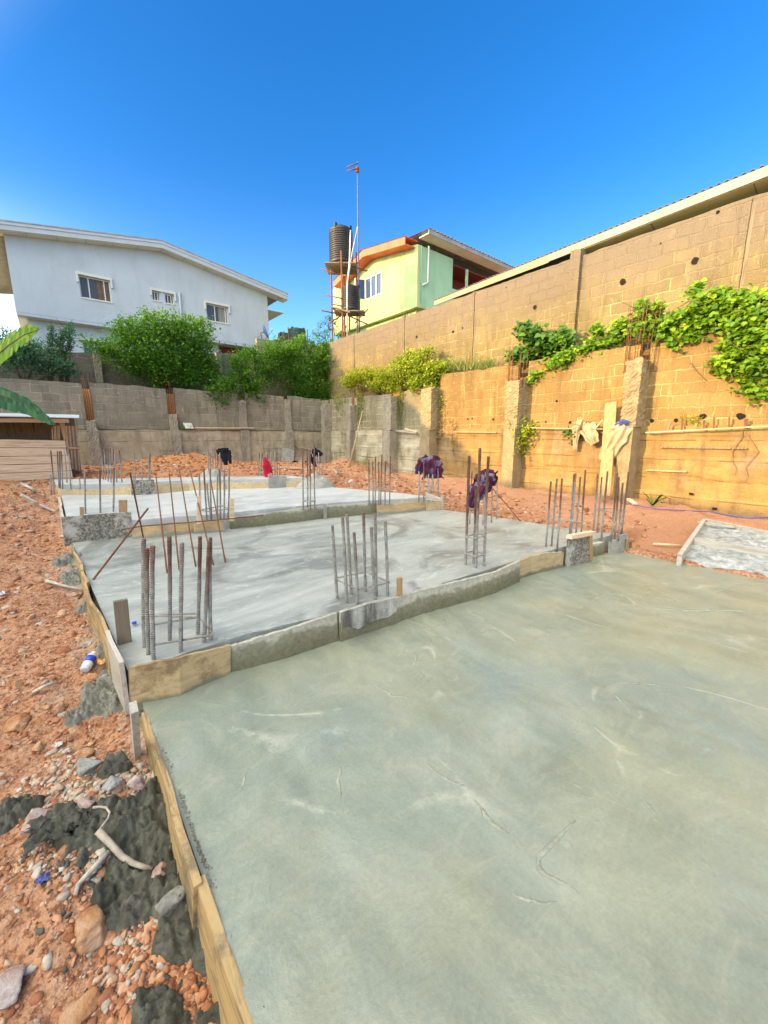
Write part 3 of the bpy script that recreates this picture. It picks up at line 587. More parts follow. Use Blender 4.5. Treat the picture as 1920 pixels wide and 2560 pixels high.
def window(par,w_,Y,mull,hood=True,curt='curtain'):
    x0,x1,z0,z1=w_; f=mk('window',MB().box((x0,Y+.10,z0),(x0+.045,Y+.16,z1)).box((x1-.045,Y+.10,z0),(x1,Y+.16,z1)).box((x0+.045,Y+.10,z1-.045),(x1-.045,Y+.16,z1)).box((x0+.045,Y+.10,z0),(x1-.045,Y+.16,z0+.045)),M['white'],par)
    mk('pane',MB().box((x0+.04,Y+.13,z0+.04),(x1-.04,Y+.14,z1-.04)),M['darkwin'],f)
    for m_ in mull: mk('mullion',MB().box((x0+(x1-x0)*m_-.022,Y+.095,z0+.045),(x0+(x1-x0)*m_+.022,Y+.125,z1-.045)),M['white'],f)
    mk('curtain',MB().strip([(x,Y+.112+.006*math.sin(x*40),z1-.05) for x in np.linspace(x0+(x1-x0)*.55,x1-.05,30)],[(x,Y+.112+.006*math.sin(x*40),z0+.05) for x in np.linspace(x0+(x1-x0)*.55,x1-.05,30)],.004,(0,1,0)),M[curt],f)
    if hood:
        g=.09; mk('hood_mould',MB().box((x0-g,Y-.07,z1+.01),(x1+g,Y+.0,z1+.12)).box((x0-g,Y-.07,z1-.32),(x0-.01,Y-.001,z1+.009)).box((x1+.01,Y-.07,z1-.32),(x1+g,Y-.001,z1+.009)),M['white'],f)
    mk('sill',MB().box((x0-.03,Y-.03,z0-.05),(x1+.03,Y+.08,z0-.002)),M['white'],f)
    return f
window(hh,W1,YH,(.3,.8)); window(hh,W2,YH,(.35,.7),False); window(hh,W2b,YH,(.35,.7),False); window(hh,W3,YH,(.4,.88),True,'louvre'); window(hh,W4,yl,(.4,))
g=.09; mk('hood_mould',MB().box((W2[0]-g,YH-.07,W2[3]+.01),(W2b[1]+g,YH,W2[3]+.12)).box((W2[0]-g,YH-.07,W2[3]-.25),(W2[0]-.01,YH-.001,W2[3]+.009)).box((W2b[1]+.01,YH-.07,W2[3]-.3),(W2b[1]+g,YH-.001,W2[3]+.009)),M['white'],hh)
mk('drainpipe',MB().tube([(5.28*k_,YH-.06,hz(7.95)),(5.28*k_,YH-.06,hz(6.3))],.045,8),M['house'],hh)
# roof: two slopes, boxed verge with soffit
yo=YH-ov
P=[(xle,rz(xle)),(ridx,rz(ridx)),(xre,rz(xre))]
mk('roof',MB().strip([(x,yo-.04,z+.05) for x,z in P],[(x,yo-.04,z) for x,z in P],11,(0,1,0)),M['roofmetal'],hh)
mk('fascia_board',MB().strip([(x,yo,z-.005) for x,z in P],[(x,yo,z-.30) for x,z in P],.04,(0,1,0)).strip([(x,yo-.025,z-.002) for x,z in P],[(x,yo-.025,z-.11) for x,z in P],.024,(0,1,0)),M['fascia'],hh)
mk('soffit',MB().strip([(x,yo+.041,z-.285) for x,z in P],[(x,yo+.041,z-.31) for x,z in P],ov+.15,(0,1,0)),M['soffit'],hh)
for x in np.linspace(xle+.6,xre-.5,13):
    mk('soffit_joint',MB().box((x-.012,yo+.05,rz(x)-.318),(x+.012,YH-.003,rz(x)-.3105)),M['fascia'],hh)
# eave closing on the right
mk('eave_soffit',MB().box((xr+.002,YH,ztr-.30),(xre-.05,YH+9,ztr-.26)),M['soffit'],hh)
# ================================================================ GREEN HOUSE
Xg_,Yg_=16.19,16.85
gh=empty('house',(Xg_+4,Yg_+3,3.4),'mint green upper storey house with an orange boarded gable, behind the tan wall','house')
ylen=8.3; zb=8.55; 
def gz_top(y): # wall top under verge on the left (sunny) face
    t=(y-Yg_)/(21.7-Yg_); return 11.5+.85*min(t,1) if t<1 else 12.35-(y-21.7)*.27
GW=[19.85,21.45,9.84,11.05]  # y0,y1,z0,z1
mb=MB(); ysx=[Yg_,GW[0],GW[1],21.7,Yg_+ylen]
for a,b in zip(ysx[:-1],ysx[1:]):
    if a==GW[0]:
        mb.poly([(Xg_,a,zb),(Xg_,b,zb),(Xg_,b,GW[2]),(Xg_,a,GW[2])],.2,(1,0,0)); mb.poly([(Xg_,a,GW[3]),(Xg_,b,GW[3]),(Xg_,b,gz_top(b)),(Xg_,a,gz_top(a))],.2,(1,0,0))
    else: mb.poly([(Xg_,a,zb),(Xg_,b,zb),(Xg_,b,gz_top(b)),(Xg_,a,gz_top(a))],.2,(1,0,0))
mk('wall',mb,M['green'],gh)
mb=MB(); mb.poly([(Xg_+.2,Yg_+.002,zb),(25,Yg_+.002,zb),(25,Yg_+.002,9.95),(19.,Yg_+.002,9.95),(19.,Yg_+.002,11.5),(Xg_+.2,Yg_+.002,11.5)],.2,(0,1,0)); mk('wall',mb,M['greenb'],gh); mk('wall',MB().box((Xg_+.2,Yg_+ylen-.2,zb),(25,Yg_+ylen,11.5)),M['greenb'],gh)
mk('corner_trim',MB().box((Xg_-.02,Yg_-.03,zb),(Xg_+.10,Yg_-.001,11.45)),M['green'],gh)
mb=MB(); mb.box((Xg_+.3,Yg_+.35,3.),(25,Yg_+ylen-.3,zb-.13)); mk('lower_wall',mb,M['green'],gh); mk('floor_band',MB().box((Xg_-.03,Yg_-.03,zb-.12),(25,Yg_+ylen,zb-.002)),M['green'],gh)
# balcony recess with maroon ceiling
mk('recess',MB().box((19.0,Yg_+1.6,9.9),(25,Yg_+1.7,11.5)).box((19.0,Yg_+.21,11.3),(25,Yg_+1.6,11.36)),M['maroon'],gh)
mk('pier',MB().box((20.3,Yg_+.05,9.95),(20.45,Yg_+.15,11.3)),M['greenb'],gh); mk('door',MB().box((20.0,Yg_+1.5,9.95),(20.7,Yg_+1.58,11.2)),M['woodz'],gh)
# window, three lights, one casement open
y0,y1,z0,z1=GW; fr=mk('window',MB().box((Xg_-.02,y0,z0),(Xg_+.06,y0+.06,z1)).box((Xg_-.02,y1-.06,z0),(Xg_+.06,y1,z1)).box((Xg_-.02,y0+.06,z1-.06),(Xg_+.06,y1-.06,z1)).box((Xg_-.02,y0+.06,z0),(Xg_+.06,y1-.06,z0+.06)).box((Xg_-.019,y0+.5,z0+.06),(Xg_+.06,y0+.57,z1-.06)).box((Xg_-.019,y0+1.0,z0+.06),(Xg_+.06,y0+1.07,z1-.06)),M['white'],gh)
bluegl=m_glass('blue_reflecting_glass',(.03,.06,.14),.05)
mk('pane',MB().box((Xg_+.02,y0+.06,z0+.06),(Xg_+.03,y1-.06,z1-.06)),bluegl,fr)
ca=mk('casement',MB().bar((Xg_-.02,y1,z0+.03),(Xg_-.60,y1+.25,z0+.03),.05,.06).bar((Xg_-.02,y1,z1-.03),(Xg_-.60,y1+.25,z1-.03),.05,.06).bar((Xg_-.60,y1+.25,z0),(Xg_-.60,y1+.25,z1),.05,.06).bar((Xg_-.03,y1,z0),(Xg_-.03,y1,z1),.05,.06),M['white'],fr)
mk('casement_pane',MB().poly([(Xg_-.05,y1,z0+.05),(Xg_-.58,y1+.25,z0+.05),(Xg_-.58,y1+.25,z1-.05),(Xg_-.05,y1,z1-.05)],.01,(0,1,0)),bluegl,gh)
# roof
xo=Xg_-.75; Pf=[(xo,Yg_-.5,12.05),(xo,21.7,12.95),(xo,Yg_+ylen+.9,11.95)]
pk=PX(*U2(690,635),xo); pf=PX(*U2(965,548),xo); pe=PX(*U2(500,840),xo)
Pf=[pf,pk,pe]
mk('fascia_board',MB().strip(Pf,[p-np.array([0,0,.36]) for p in Pf],.05,(1,0,0)),M['orange'],gh)
mk('roof_soffit',MB().strip([p-np.array([-.05,0,.30]) for p in Pf],[p-np.array([-.05,0,.33]) for p in Pf],.85,(1,0,0)),M['orange'],gh)
pf2=np.array([25.5,pf[1],pf[2]]); pk2=np.array([25.5,pk[1],pk[2]]); pe2=np.array([25.5,pe[1],pe[2]])
def corr(a,b,c,d,n,amp,th):   # corrugated sheet on quad a-b (edge with waves) to d-c
    a,b,c,d=[np.array(q,float) for q in (a,b,c,d)]; t=np.linspace(0,1,n*6+1)[:,None]; w_=np.sin(np.linspace(0,2*math.pi*n,n*6+1))*amp
    A=a*(1-t)+b*t; D=d*(1-t)+c*t; A[:,2]+=w_; D[:,2]+=w_; mb=MB(); k=len(A)
    vs=list(A)+list(D)+[p-np.array([0,0,th]) for p in A]+[p-np.array([0,0,th]) for p in D]
    fs=[(i,i+1,k+i+1,k+i) for i in range(k-1)]+[(2*k+i,3*k+i,3*k+i+1,2*k+i+1) for i in range(k-1)]+[(i,2*k+i,2*k+i+1,i+1) for i in range(k-1)]+[(k+i,k+i+1,3*k+i+1,3*k+i) for i in range(k-1)]
    return mb.add(vs,fs,True)
r0=np.array([Xg_+.15,Yg_-.75,12.05]); r1=np.array([24.5,Yg_-.75,12.05])
mk('roof',corr(r0,r1,(24.5,pk[1],pk[2]+.1),(Xg_+.15,pk[1],pk[2]+.1),30,.035,.03),M['roofmetal'],gh)
mk('roof',corr(pf+np.array([.02,0,.05]),pf+np.array([.95,0,.05]),pk+np.array([.95,0,.05]),pk+np.array([.02,0,.05]),4,.02,.03),M['orange'],gh)
mk('roof',corr(pe+np.array([-.02,0,.05]),pe2+np.array([0,0,.05]),pk2+np.array([0,0,.06]),pk+np.array([-.02,0,.06]),30,.03,.03),M['orange'],gh)
mk('eave_board',MB().box((Xg_+.1,Yg_-.72,11.80),(24.5,Yg_-.68,12.0)),M['roofmetal'],gh); mk('eave_soffit',MB().box((Xg_+.1,Yg_-.68,11.80),(24.5,Yg_-.001,11.84)),M['soffit'],gh)
mk('drainpipe',MB().tube([PY(*U2(1120,612),Yg_-.1),PY(*U2(1113,845),Yg_-.1),PY(*U2(1080,862),Yg_-.1)],.05,8),M['white'],gh)
mk('conduit',MB().tube([(Xg_+.25,Yg_-.03,11.5),(Xg_+.25,Yg_-.03,8.7)],.02,6),M['greenb'],gh)
# ================================================================ WAREHOUSE ON THE RIGHT
wh=empty('warehouse',(13,5,3.4),'long low building on the right with a corrugated roof edge over the tan wall','building')
ea=PX(*U3(1659,20),10.55); eb=PX(*U2(1155,960),10.75)
dv=(ea-eb); ea2=eb+dv*1.9
n_=60
mk('roof',corr(ea2,eb,eb+np.array([6,0,1.6]),ea2+np.array([6,0,1.6]),130,.02,.02),M['roofdark'],wh)
fbm_h=lambda t:.26
mid=eb+dv*.50
mk('fascia_board',MB().strip([mid+(0,0,-.03),ea2+(0,0,-.03)],[mid+(0,0,-.20),ea2+(0,0,-.22)],.03,(1,0,0)),M['roofedge'],wh)
mk('fascia_board',MB().strip([eb+(0,0,-.03),mid+(0,-.01,-.03)],[eb+(0,0,-.16),mid+(0,-.01,-.22)],.03,(1,0,0)),M['orangeboard'],wh)
sa=eb+dv*.60
mk('soffit',MB().strip([sa+(.032,0,-.19),ea2+(.032,0,-.19)],[sa+(.032,0,-.215),ea2+(.032,0,-.215)],.65,(1,0,-.12)),M['cream'],wh)
for t in (.78,.98,1.2,1.45):
    p=eb+dv*t; mk('soffit_joint',MB().bar(p+(.04,0,-.22),p+(.66,0,-.30),.02,.006),M['roofedge'],wh)
mk('wall',MB().box((11.2,-8,3.),(11.4,9.8,5.85)),M['mossgreen'],wh); mk('wall',MB().box((11.4,9.6,3.),(17,9.8,5.85)),M['mossgreen'],wh); mk('wall',MB().box((11.4,-8,3),(17,-7.8,5.85)),M['mossgreen'],wh)
# ================================================================ NEIGHBOUR BUILDING left of the photo: throws the shade over the site
nb=empty('neighbour_building',(-17,4,.5),'plain rendered building left of the site, outside the photo frame, shading the slabs','building')
prof=[(-14,7.45),(13.9,7.45),(15.1,8.6),(16.4,9.1),(17.4,9.9),(20,10.8),(27.,10.8)]
mk('wall',MB().strip([(-14,y,z) for y,z in prof],[(-14,y,.2) for y,z in prof],-6,(1,0,0)),M['house'],nb)
mk('roof',MB().strip([(-13.9,y,z+.08) for y,z in prof],[(-13.9,y,z+.02) for y,z in prof],-6.6,(1,0,0)),M['roofmetal'],nb)
for y in (-6,-2,2,6,12,16):
    f=mk('window',MB().box((-14.02,y,1.8),(-13.96,y+1.4,3.0)),M['white'],nb); mk('pane',MB().box((-13.955,y+.08,1.88),(-13.945,y+1.32,2.92)),M['darkwin'],f)

# ================================================================ FORM BOARDS
D_=lambda x,y:(x*1.1573,y*1.1573)
def board(name,c,pts,z,mat,label,th=.025,group=None,parent=None,dy=0.,n=10,jagf=.004):
    T=[];B=[]
    for xt,yt,xb,yb in pts:
        b=PZ(*c(xb,yb),z); t=PY(*c(xt,yt),b[1]); b=b.copy(); b[1]+=dy; t[1]+=dy; T.append(t); B.append(b)
    # resample for slight unevenness
    T=np.array(T);B=np.array(B); u=np.linspace(0,len(T)-1,n*(len(T)-1)+1); f=lambda A:np.stack([np.interp(u,range(len(A)),A[:,k]) for k in range(3)],-1)
    T=f(T);B=f(B); T[:,2]+=(RS.rand(len(T))-.5)*2*jagf; B[:,2]-=.04
    o=mk(name,MB().strip(T,B,th,(0,1,0)),mat,parent)
    if label: tag(o,label,'board',group)
    return o
G1='form boards along the step edges'
# step 1
board('form_board',R1,[(758,1100,758,1330),(1060,1040,1060,1265),(1358,968,1355,1135)],0.,M['ply'],'wide yellow plywood board closing the front left corner of the slab step',.022,G1,dy=-.03)
board('form_board',R2,[(-180,1030,-180,1170),(0,972,0,1128),(300,880,300,1050),(575,788,583,955)],0.,M['form1'],'long cement crusted board between the yellow plywood and the patchy white board',.03,G1,dy=.0)
o=board('form_board',R2,[(592,782,592,958),(760,728,765,895),(940,690,945,842)],0.,M['form1'],'patchy white and black stained board in the front step below the middle rebar cage',.03,G1,dy=-.015)
# dry patch of board on it
_f=lambda x:PZ(*R2(x,958+(842-958)*(x-592)/353.),0)[1]-.019
mk('cement_patch',MB().strip([PY(*R2(x,y),_f(x)) for x,y in ((600,786),(640,772),(700,753),(760,735),(820,722),(880,707),(928,698))],[PY(*R2(x,y),_f(x)) for x,y in ((600,872),(640,868),(700,884),(760,850),(820,826),(880,812),(928,780))],.005,(0,1,0)),M['patchy'],o)
o=board('form_board',R2,[(942,690,945,842),(1110,645,1110,790),(1300,600,1300,735),(1520,545,1520,668),(1659,480,1659,600)],0.,M['form1'],'longest curved cement crusted board of the front step, with an orange bare patch',.03,G1)
bare=plain('bare_orange_wood',(.52,.30,.14),.8,.15,9,.4)
p=[PZ(*R2(x,y+60),.0) for x,y in ()]
yb=[PZ(*R2(990,800),.0)[1]-.012,PZ(*R2(1100,770),.0)[1]-.012]
a=[PY(*R2(x,y),yb[0]-.004) for x,y in ((1015,672),(1078,648),(1100,665),(1108,735),(1060,765),(992,795),(985,760),(1002,715))]
ob=mk('bare_patch',MB().poly(a,.004,(0,-1,0)),bare,o)
board('form_board',R3,[(0,568,0,655),(120,505,120,610),(250,450,250,555),(350,430,350,535),(445,425,440,512)],0.,M['plyc'],'curved bare wood board rising towards the speckled panel at the right of the front step',.03,G1,dy=-.01)
o=board('panel_board',R3,[(470,330,455,510),(605,330,600,480)],0.,M['speck'],'upright speckled concrete stained panel nailed under a short cap stick, right end of front step',.03,G1,dy=-.03)
a=PZ(*R3(470,510),0)[1]-.03
mk('cap_stick',MB().bar(PY(*R3(480,338),a-.04),PY(*R3(622,312),a-.06),.07,.045),M['plank'],o)
mk('post',MB().bar(PY(*R3(602,470),a-.06),PY(*R3(600,325),a-.06),.07,.05,(0,1,0)),M['woodz'],o)
board('form_board',R3,[(618,385,618,458),(700,368,700,440)],0.,M['form1'],'short rough concrete lump edge between the speckled panel and the grey end panel',.08,G1,dy=.02,jagf=.01)
board('panel_board',R3,[(718,362,714,440),(765,350,765,428),(770,328,770,425),(822,318,825,420)],0.,M['concgrey'],'small grey stepped panel at the far right corner of the front step',.03,G1,dy=-.02)
for i,(x,y0,y1,lb) in enumerate(((828,348,425,'short pale stake at the far right corner of the front step'),(843,362,420,'short dark stake right of the pale one at the step corner'))):
    b=PZ(*R3(x,y1),0); t=PY(*R3(x,y0),b[1]); tag(mk('stake',MB().bar(b-(0,0,.1),t,.045,.03,(0,1,0)),M['woodz'] if i==0 else M['woodgz'],None),lb,'stake')
# stakes standing at the steps
def stake(c,x,yb_,yt,z,wpx,label,mat='woodz',lean=0,th=.03,dy=0):
    b=PZ(*c(x,yb_),z); t=PY(*c(x+lean,yt),b[1]); wd=wpx*.4219*depth(b)/F
    b=b.copy(); b[1]+=dy; t[1]+=dy
    return tag(mk('stake',MB().bar(b-(0,0,.05),t,wd,th,(0,1,0)),M[mat]),label,'stake')
stake(R2,918,695,568,.2,28,'orange brown stake beside the middle rebar cage',dy=-.06)
stake(R1,738,965,712,.22,70,'wide dark weathered stake standing inside the left form','woodgz',-25)
stake(R1,1178,238,95,.45,24,'pale stake left of the far rebar cage on the second step','plank')
stake(R1,1373,222,110,.45,24,'pale stake right of the far rebar cage on the second step','plank')
s_=stake(R1,728,200,118,.45,42,'notched light stake behind the dark speckled panel','woodz')
stake(R1,493,400,158,.0,20,'tall thin orange stake leaning on the dark speckled panel','woodz',-10,dy=-.04)
# step 2
board('panel_board',Q4,[(452,1162,480,1385),(620,1148,640,1370),(800,1135,820,1352),(968,1125,988,1340)],.16,M['speck'],'big dark speckled panel closing the left front corner of the second step',.03,G1,dy=-.03,jagf=.002)
board('form_board',Q4,[(975,1228,985,1335),(1180,1222,1200,1322),(1432,1206,1435,1292)],.20,M['plyb'],'muddy brown board with a dark scar in the second step',.025,G1)
board('form_board',Q4,[(1436,1200,1436,1298),(1560,1190,1560,1285),(1659,1180,1659,1280)],.20,M['plyb'],'pale clean board in the second step under the leaning rebar mat',.025,G1,dy=-.02)
board('form_board',Q5,[(320,1090,320,1178),(600,1055,600,1150),(800,1030,800,1125),(962,1008,962,1104)],.20,M['form2'],'long grey cement board in the middle of the second step',.03,G1)
board('form_board',Q5,[(980,1005,980,1102),(1150,995,1150,1085),(1330,985,1332,1070)],.20,M['form2'],'grey green cement board right of the joint stub in the second step',.03,G1,dy=-.015)
board('form_board',Q6,[(503,1108,505,1188),(670,1095,670,1175),(830,1086,835,1155)],.20,M['plyb'],'brown stained wood board near the right end of the second step',.025,G1,dy=-.02)
board('form_board',Q6,[(836,1088,836,1155),(940,1076,942,1148)],.20,M['plyd'],'short square ended wood board at the right tip of the second step',.025,G1,dy=-.035)
b=PZ(*Q6(958,1150),.2); tag(mk('stake',MB().bar(b-(0,0,.05),PY(*Q6(958,1045),b[1]),.05,.04,(0,1,0)),M['woodgrey']),'grey stake at the right tip of the second step','stake')
b=PZ(*Q6(850,1080),.45); c_=PZ(*Q6(945,1085),.40); tag(mk('form_board',MB().strip([PY(*Q6(845,1025),b[1]),PY(*Q6(945,1062),b[1]-.3)],[b,PY(*Q6(945,1085),b[1]-.3)],.03,(0,1,0)),M['woodgrey']),'grey slanting board behind the right tip of the second step','board',G1)
b=PZ(*Q5(970,1105),.2); tag(mk('joint_stub',MB().bar(b-(0,0,.03)+(0,-.03,0),PY(*Q5(968,1003),b[1])+(0,-.03,0),.05,.03,(0,1,0)),M['concgrey']),'small cement coated joint stub halfway along the second step','stake')
# step 3
board('form_board',Q4,[(430,958,425,1010),(640,962,640,1012),(800,955,800,1008),(970,940,970,1005)],.43,M['plyd'],'warped thin board at the left of the third step',.025,G1,jagf=.008)
board('panel_board',Q4,[(970,890,972,1008),(1140,885,1145,1000)],.43,M['speck'],'dark speckled panel midway along the third step',.03,G1,dy=-.04)
board('form_board',Q4,[(1148,920,1148,1000),(1400,915,1400,975),(1659,905,1659,970)],.43,M['plyd'],'clean orange board in the third step right of its speckled panel',.025,G1)
board('form_board',Q5,[(130,852,130,905),(400,845,400,898),(580,842,578,892)],.43,M['plyd'],'straight light board in the third step up to the grey square panel',.025,G1)
board('panel_board',Q5,[(578,788,578,895),(620,800,620,892),(705,802,708,885)],.43,M['concgrey'],'square grey cement panel in the third step below the red cloth',.03,G1,dy=-.04)
board('form_board',Q5,[(708,838,710,887),(860,832,860,880)],.43,M['plyd'],'last light board of the third step before the grey mound',.025,G1)
def lump(name,c,r,h,mat,label,cat,seed=0,n=24):
    u=np.linspace(-1,1,n); X_,Y_=np.meshgrid(u,u,indexing='ij'); rr=np.sqrt(X_**2+Y_**2)
    z=np.clip(1-rr**1.6,0,1)*h*(1+.6*fbm(X_*2+seed,Y_*2,4,1.6)); z=np.where(rr>=.98,-.06,z-.01)
    mb=MB(); mb.grid(np.stack([c[0]+X_*r[0],c[1]+Y_*r[1],c[2]+z],-1)); return tag(mk(name,mb,mat),label,cat)
b=PZ(*Q5(925,880),.45); lump('cement_mound',b+(0,.1,0),(.5,.35),.30,M['concgrey'],'grey cement mound at the right end of the third step','mound',3)
b=PZ(*Q5(200,812),.6); lump('cement_mound',b,(.35,.3),.22,M['concgrey'],'grey cement mound around the far rebar under the black trousers','mound',8)
# side forms on the left
def sideboard(pts,th,mat,label,z0off,seed,jagf=.02,lean=.0):
    jagf=min(jagf,.014)
    """pts: (x,y,ztop) along the edge"""
    P=np.array(pts,float); u=np.linspace(0,len(P)-1,40*(len(P)-1)+1); A=np.stack([np.interp(u,range(len(P)),P[:,k]) for k in range(3)],-1)
    s=fbm(A[:,1]*5+seed,A[:,1]*0,4,1.)*jagf; A[:,2]+=s+(RS.rand(len(A))-.5)*.003; A[:,0]+=fbm(A[:,1]*1.5+seed,A[:,1]*0,2,1)*.025
    B=A.copy(); B[:,2]=P[:,2].min()-z0off; B[:,0]-=lean
    return tag(mk('side_board',MB().strip(A,B,th,(1,0,0)),mat),label,'board','side boards along the left slab edges')
sideboard([(.235,.1,.0),(.225,.7,.0),(.215,1.33,.015)],.032,M['woody'],'splintered near half of the wood form beside the wet slab',.28,1,.03,.03)
sideboard([(.195,1.30,.03),(.215,1.8,.02),(.205,2.50,.0)],.028,M['woody'],'splintered far half of the wood form beside the wet slab',.28,4,.03,.03)
sideboard([(.145,2.60,.30),(.13,3.1,.31)],.025,M['woodgrey'],'tall grey board end at the front left corner of the step',.34,2,.006)
sideboard([(.13,3.08,.27),(.10,3.8,.255),(.075,4.5,.25)],.022,M['woody'],'tan side board left of the cage with eight thick bars',.26,7,.012,.02)
sideboard([(.09,4.45,.26),(.06,5.3,.25),(.03,6.2,.25)],.025,M['woody'],'farther tan side board below the dark speckled panel',.24,9,.012,.02)
sideboard([(-.01,6.55,.48),(-.02,8.,.48),(-.03,9.4,.48)],.03,M['woodgrey'],'grey side board of the third slab at far left',.30,12,.01,.02)
b=PZ(*R1(815,1640),-.12); b[0]-=.0; tag(mk('stake',MB().bar(b,PX(*R1(792,1345),b[0]-.01),.055,.03,(1,0,0)),M['woodgrey']),'stout grey stake outside the form at the wet slab corner','stake')
# ================================================================ REBAR
def upright(base,tx,ty):
    d=ray(tx,ty); b2=base[:2]; o2=O[:2]; d2=d[:2]; t=((b2-o2)@d2)/(d2@d2); return O+d*t
def barmb(a,b,r,ribs=False,curve=0.):
    a=np.array(a);b=np.array(b); L=np.linalg.norm(b-a)
    if ribs: n=max(8,int(L/.009))
    else: n=4
    t=np.linspace(0,1,n+1); pts=a[None]*(1-t)[:,None]+b[None]*t[:,None]
    pts[:,0]+=np.sin(t*math.pi)*curve
    rr=[r*(1+(.14 if i%2 else -.05))*(1+.08*math.sin(i*.21+a[0]*9)) for i in range(n+1)] if ribs else r
    return MB().tube(pts,rr,8 if ribs else 6)
def cage(label,c,z,bars,stir=(),r=.0105,ribs=False,group='rebar cages standing in the slabs',sink=.03,free=()):
    bs=[PZ(*c(x,y),z) for x,y,_,_ in bars]; ctr=np.mean(bs,0); ctr[2]=z
    t=empty('rebar_cage',ctr,label,'rebar cage',group)
    for (x,y,tx,ty),b in zip(bars,bs):
        tp=upright(b,*c(tx,ty)); mk('bar',barmb(b-(0,0,sink),tp,r,ribs,RS.uniform(-.006,.006)),M['rebar'],t)
    for quad in stir:   # (px of loop corners, height)
        pts,zz=quad; P=[PZ(*c(x,y),zz) for x,y in pts]; P.append(P[0]); 
        mk('stirrup',MB().tube(P,r*.55,6,smooth=False),M['wire'],t)
    return t
cage('cage of eight thick ribbed bars behind the yellow plywood corner board',R1,.22,[(853,990,851,345),(877,1035,872,405),(908,1065,905,390),(1003,950,1003,332),(1068,1020,1078,370),(1168,912,1185,335),(1205,960,1240,360),(1247,945,1247,342)],
 [([(905,978),(1265,918),(1180,812),(845,868)],.29),([(912,800),(1180,790),(1170,812),(860,805)],.31)],.0125,True)
cage('cage of eight bars with a square stirrup above the patchy white board',R2,.22,[(578,705,547,268),(632,728,607,220),(660,682,633,205),(698,742,676,312),(744,662,732,188),(800,712,778,278),(808,690,800,198),(875,690,860,243)],
 [([(558,583),(697,650),(888,607),(748,545)],.33)],.0125,True)
c1=lambda x,y:(x,y)
cage('slim cage of four tall grey bars with two stirrups, right of the middle',c1,.22,[(1164,1411,1173,1140),(1184,1409,1190,1224),(1190,1419,1200,1120),(1210,1414,1221,1141)],
 [([(1163,1343),(1189,1346),(1215,1339),(1190,1333)],.55),([(1162,1383),(1188,1392),(1212,1386),(1186,1376)],.36)],.0135,True)
cD=cage('thin cage behind the slim grey one, carrying the crumpled patterned shirt',c1,.22,[(1174,1310,1180,1178),(1207,1312,1214,1180),(1229,1306,1230,1180),(1242,1298,1243,1189)],(),.010)
cage('leftmost of the two close cages at the right slab corner, tops rust red',Q7,.22,[(123,1400,158,950),(163,1395,200,930),(202,1415,235,930),(287,1330,318,900),(296,1335,330,893),(330,1330,362,920),(368,1318,397,870)],
 [([(130,1208),(215,1218),(385,1232),(300,1222)],.47)],.0125)
cage('rightmost rebar cage at the slab corner, in front of the tall split column',Q7,.22,[(450,1305,483,900),(480,1300,510,920),(508,1345,550,880),(575,1350,618,895),(600,1340,628,920),(648,1300,695,885),(625,1345,655,960)],
 [([(465,1145),(600,1165),(675,1155),(560,1135)],.53)],.0125)
cage('dense cage between two pale stakes on the second step',Q5,.45,[(107,1095,105,790),(158,1100,137,755),(188,1098,158,855),(190,1090,182,750),(232,1095,232,790),(250,1090,245,755),(275,1090,277,760),(303,1088,312,750)],
 [([(118,1035),(155,1050),(308,1030),(270,1008)],.60)],.0115)
cage('four bar cage standing in the middle of the dry third slab',Q5,.45,[(823,1022,820,620),(855,1012,850,630),(873,1020,870,620),(903,1018,900,580)],[([(820,975),(870,982),(910,975),(860,968)],.63)],.0115)
cage('seven bar rusty cage at the back edge of the third slab beside the soil',Q6,.45,[(450,1095,447,797),(478,1095,475,815),(492,1095,493,778),(518,1100,515,815),(530,1100,538,765),(560,1100,562,810),(592,1092,597,772)],[([(445,998),(530,1008),(598,1005),(510,992)],.72)],.0115)
cage('cage at the right tip of the second step, wearing the purple patterned shirt',Q6,.45,[(795,1082,795,880),(828,1080,828,800),(862,1078,862,900),(890,1078,890,900),(927,1076,927,860)],[([(790,985),(865,992),(930,988),(860,980)],.76)],.0115)
cage('three bars rising behind the dark speckled panel at the left',Q4,.45,[(632,1142,627,820),(743,1132,740,820),(838,1125,843,800)],(),.0135)
cage('cage with cement coated feet on the far slab, left of centre',Q4,.65,[(765,885,755,650),(780,888,772,655),(800,900,797,655),(822,905,815,655),(845,900,838,655),(865,905,850,700),(903,905,885,670)],[([(752,795),(840,800),(855,795),(780,790)],.98)],.0125)
cage('cluster of bars on the far slab in front of the plank shed',Q4,.65,[(397,945,375,670),(437,935,425,675),(445,940,440,675),(463,945,452,675),(495,910,477,675),(523,945,512,685),(590,945,588,880)],(),.0125)
cage('pair of short bars left of the shed planks at the slab end',Q4,.55,[(380,990,373,850),(402,985,398,905)],(),.013)
cage('bars behind the dark speckled panel of the third step',Q4,.65,[(1000,885,995,690),(1052,885,1050,700),(1103,888,1100,690),(1113,888,1110,700),(990,940,985,830)],[([(980,870),(1050,873),(1115,868),(1050,866)],.68)],.0115)
cage('cement footed cluster of bars at the far back, draped with black trousers',Q5,.6,[(170,800,165,630),(185,805,180,640),(200,800,196,628),(218,805,215,640),(235,800,232,635),(250,805,247,640),(262,800,258,650)],(),.0115)
cage('far cage at the slab end with the red cloth hung on it',Q5,.62,[(510,812,522,640),(527,812,540,645),(548,815,545,640),(575,800,578,650),(612,795,600,640),(630,793,628,625),(645,793,640,640),(660,793,658,620)],(),.0115)
cage('far cage beside the black cloth above the grey mound',Q5,.60,[(893,800,888,650),(905,802,902,645),(920,802,918,660),(938,805,930,640),(957,805,953,660),(868,800,860,620)],(),.0115)
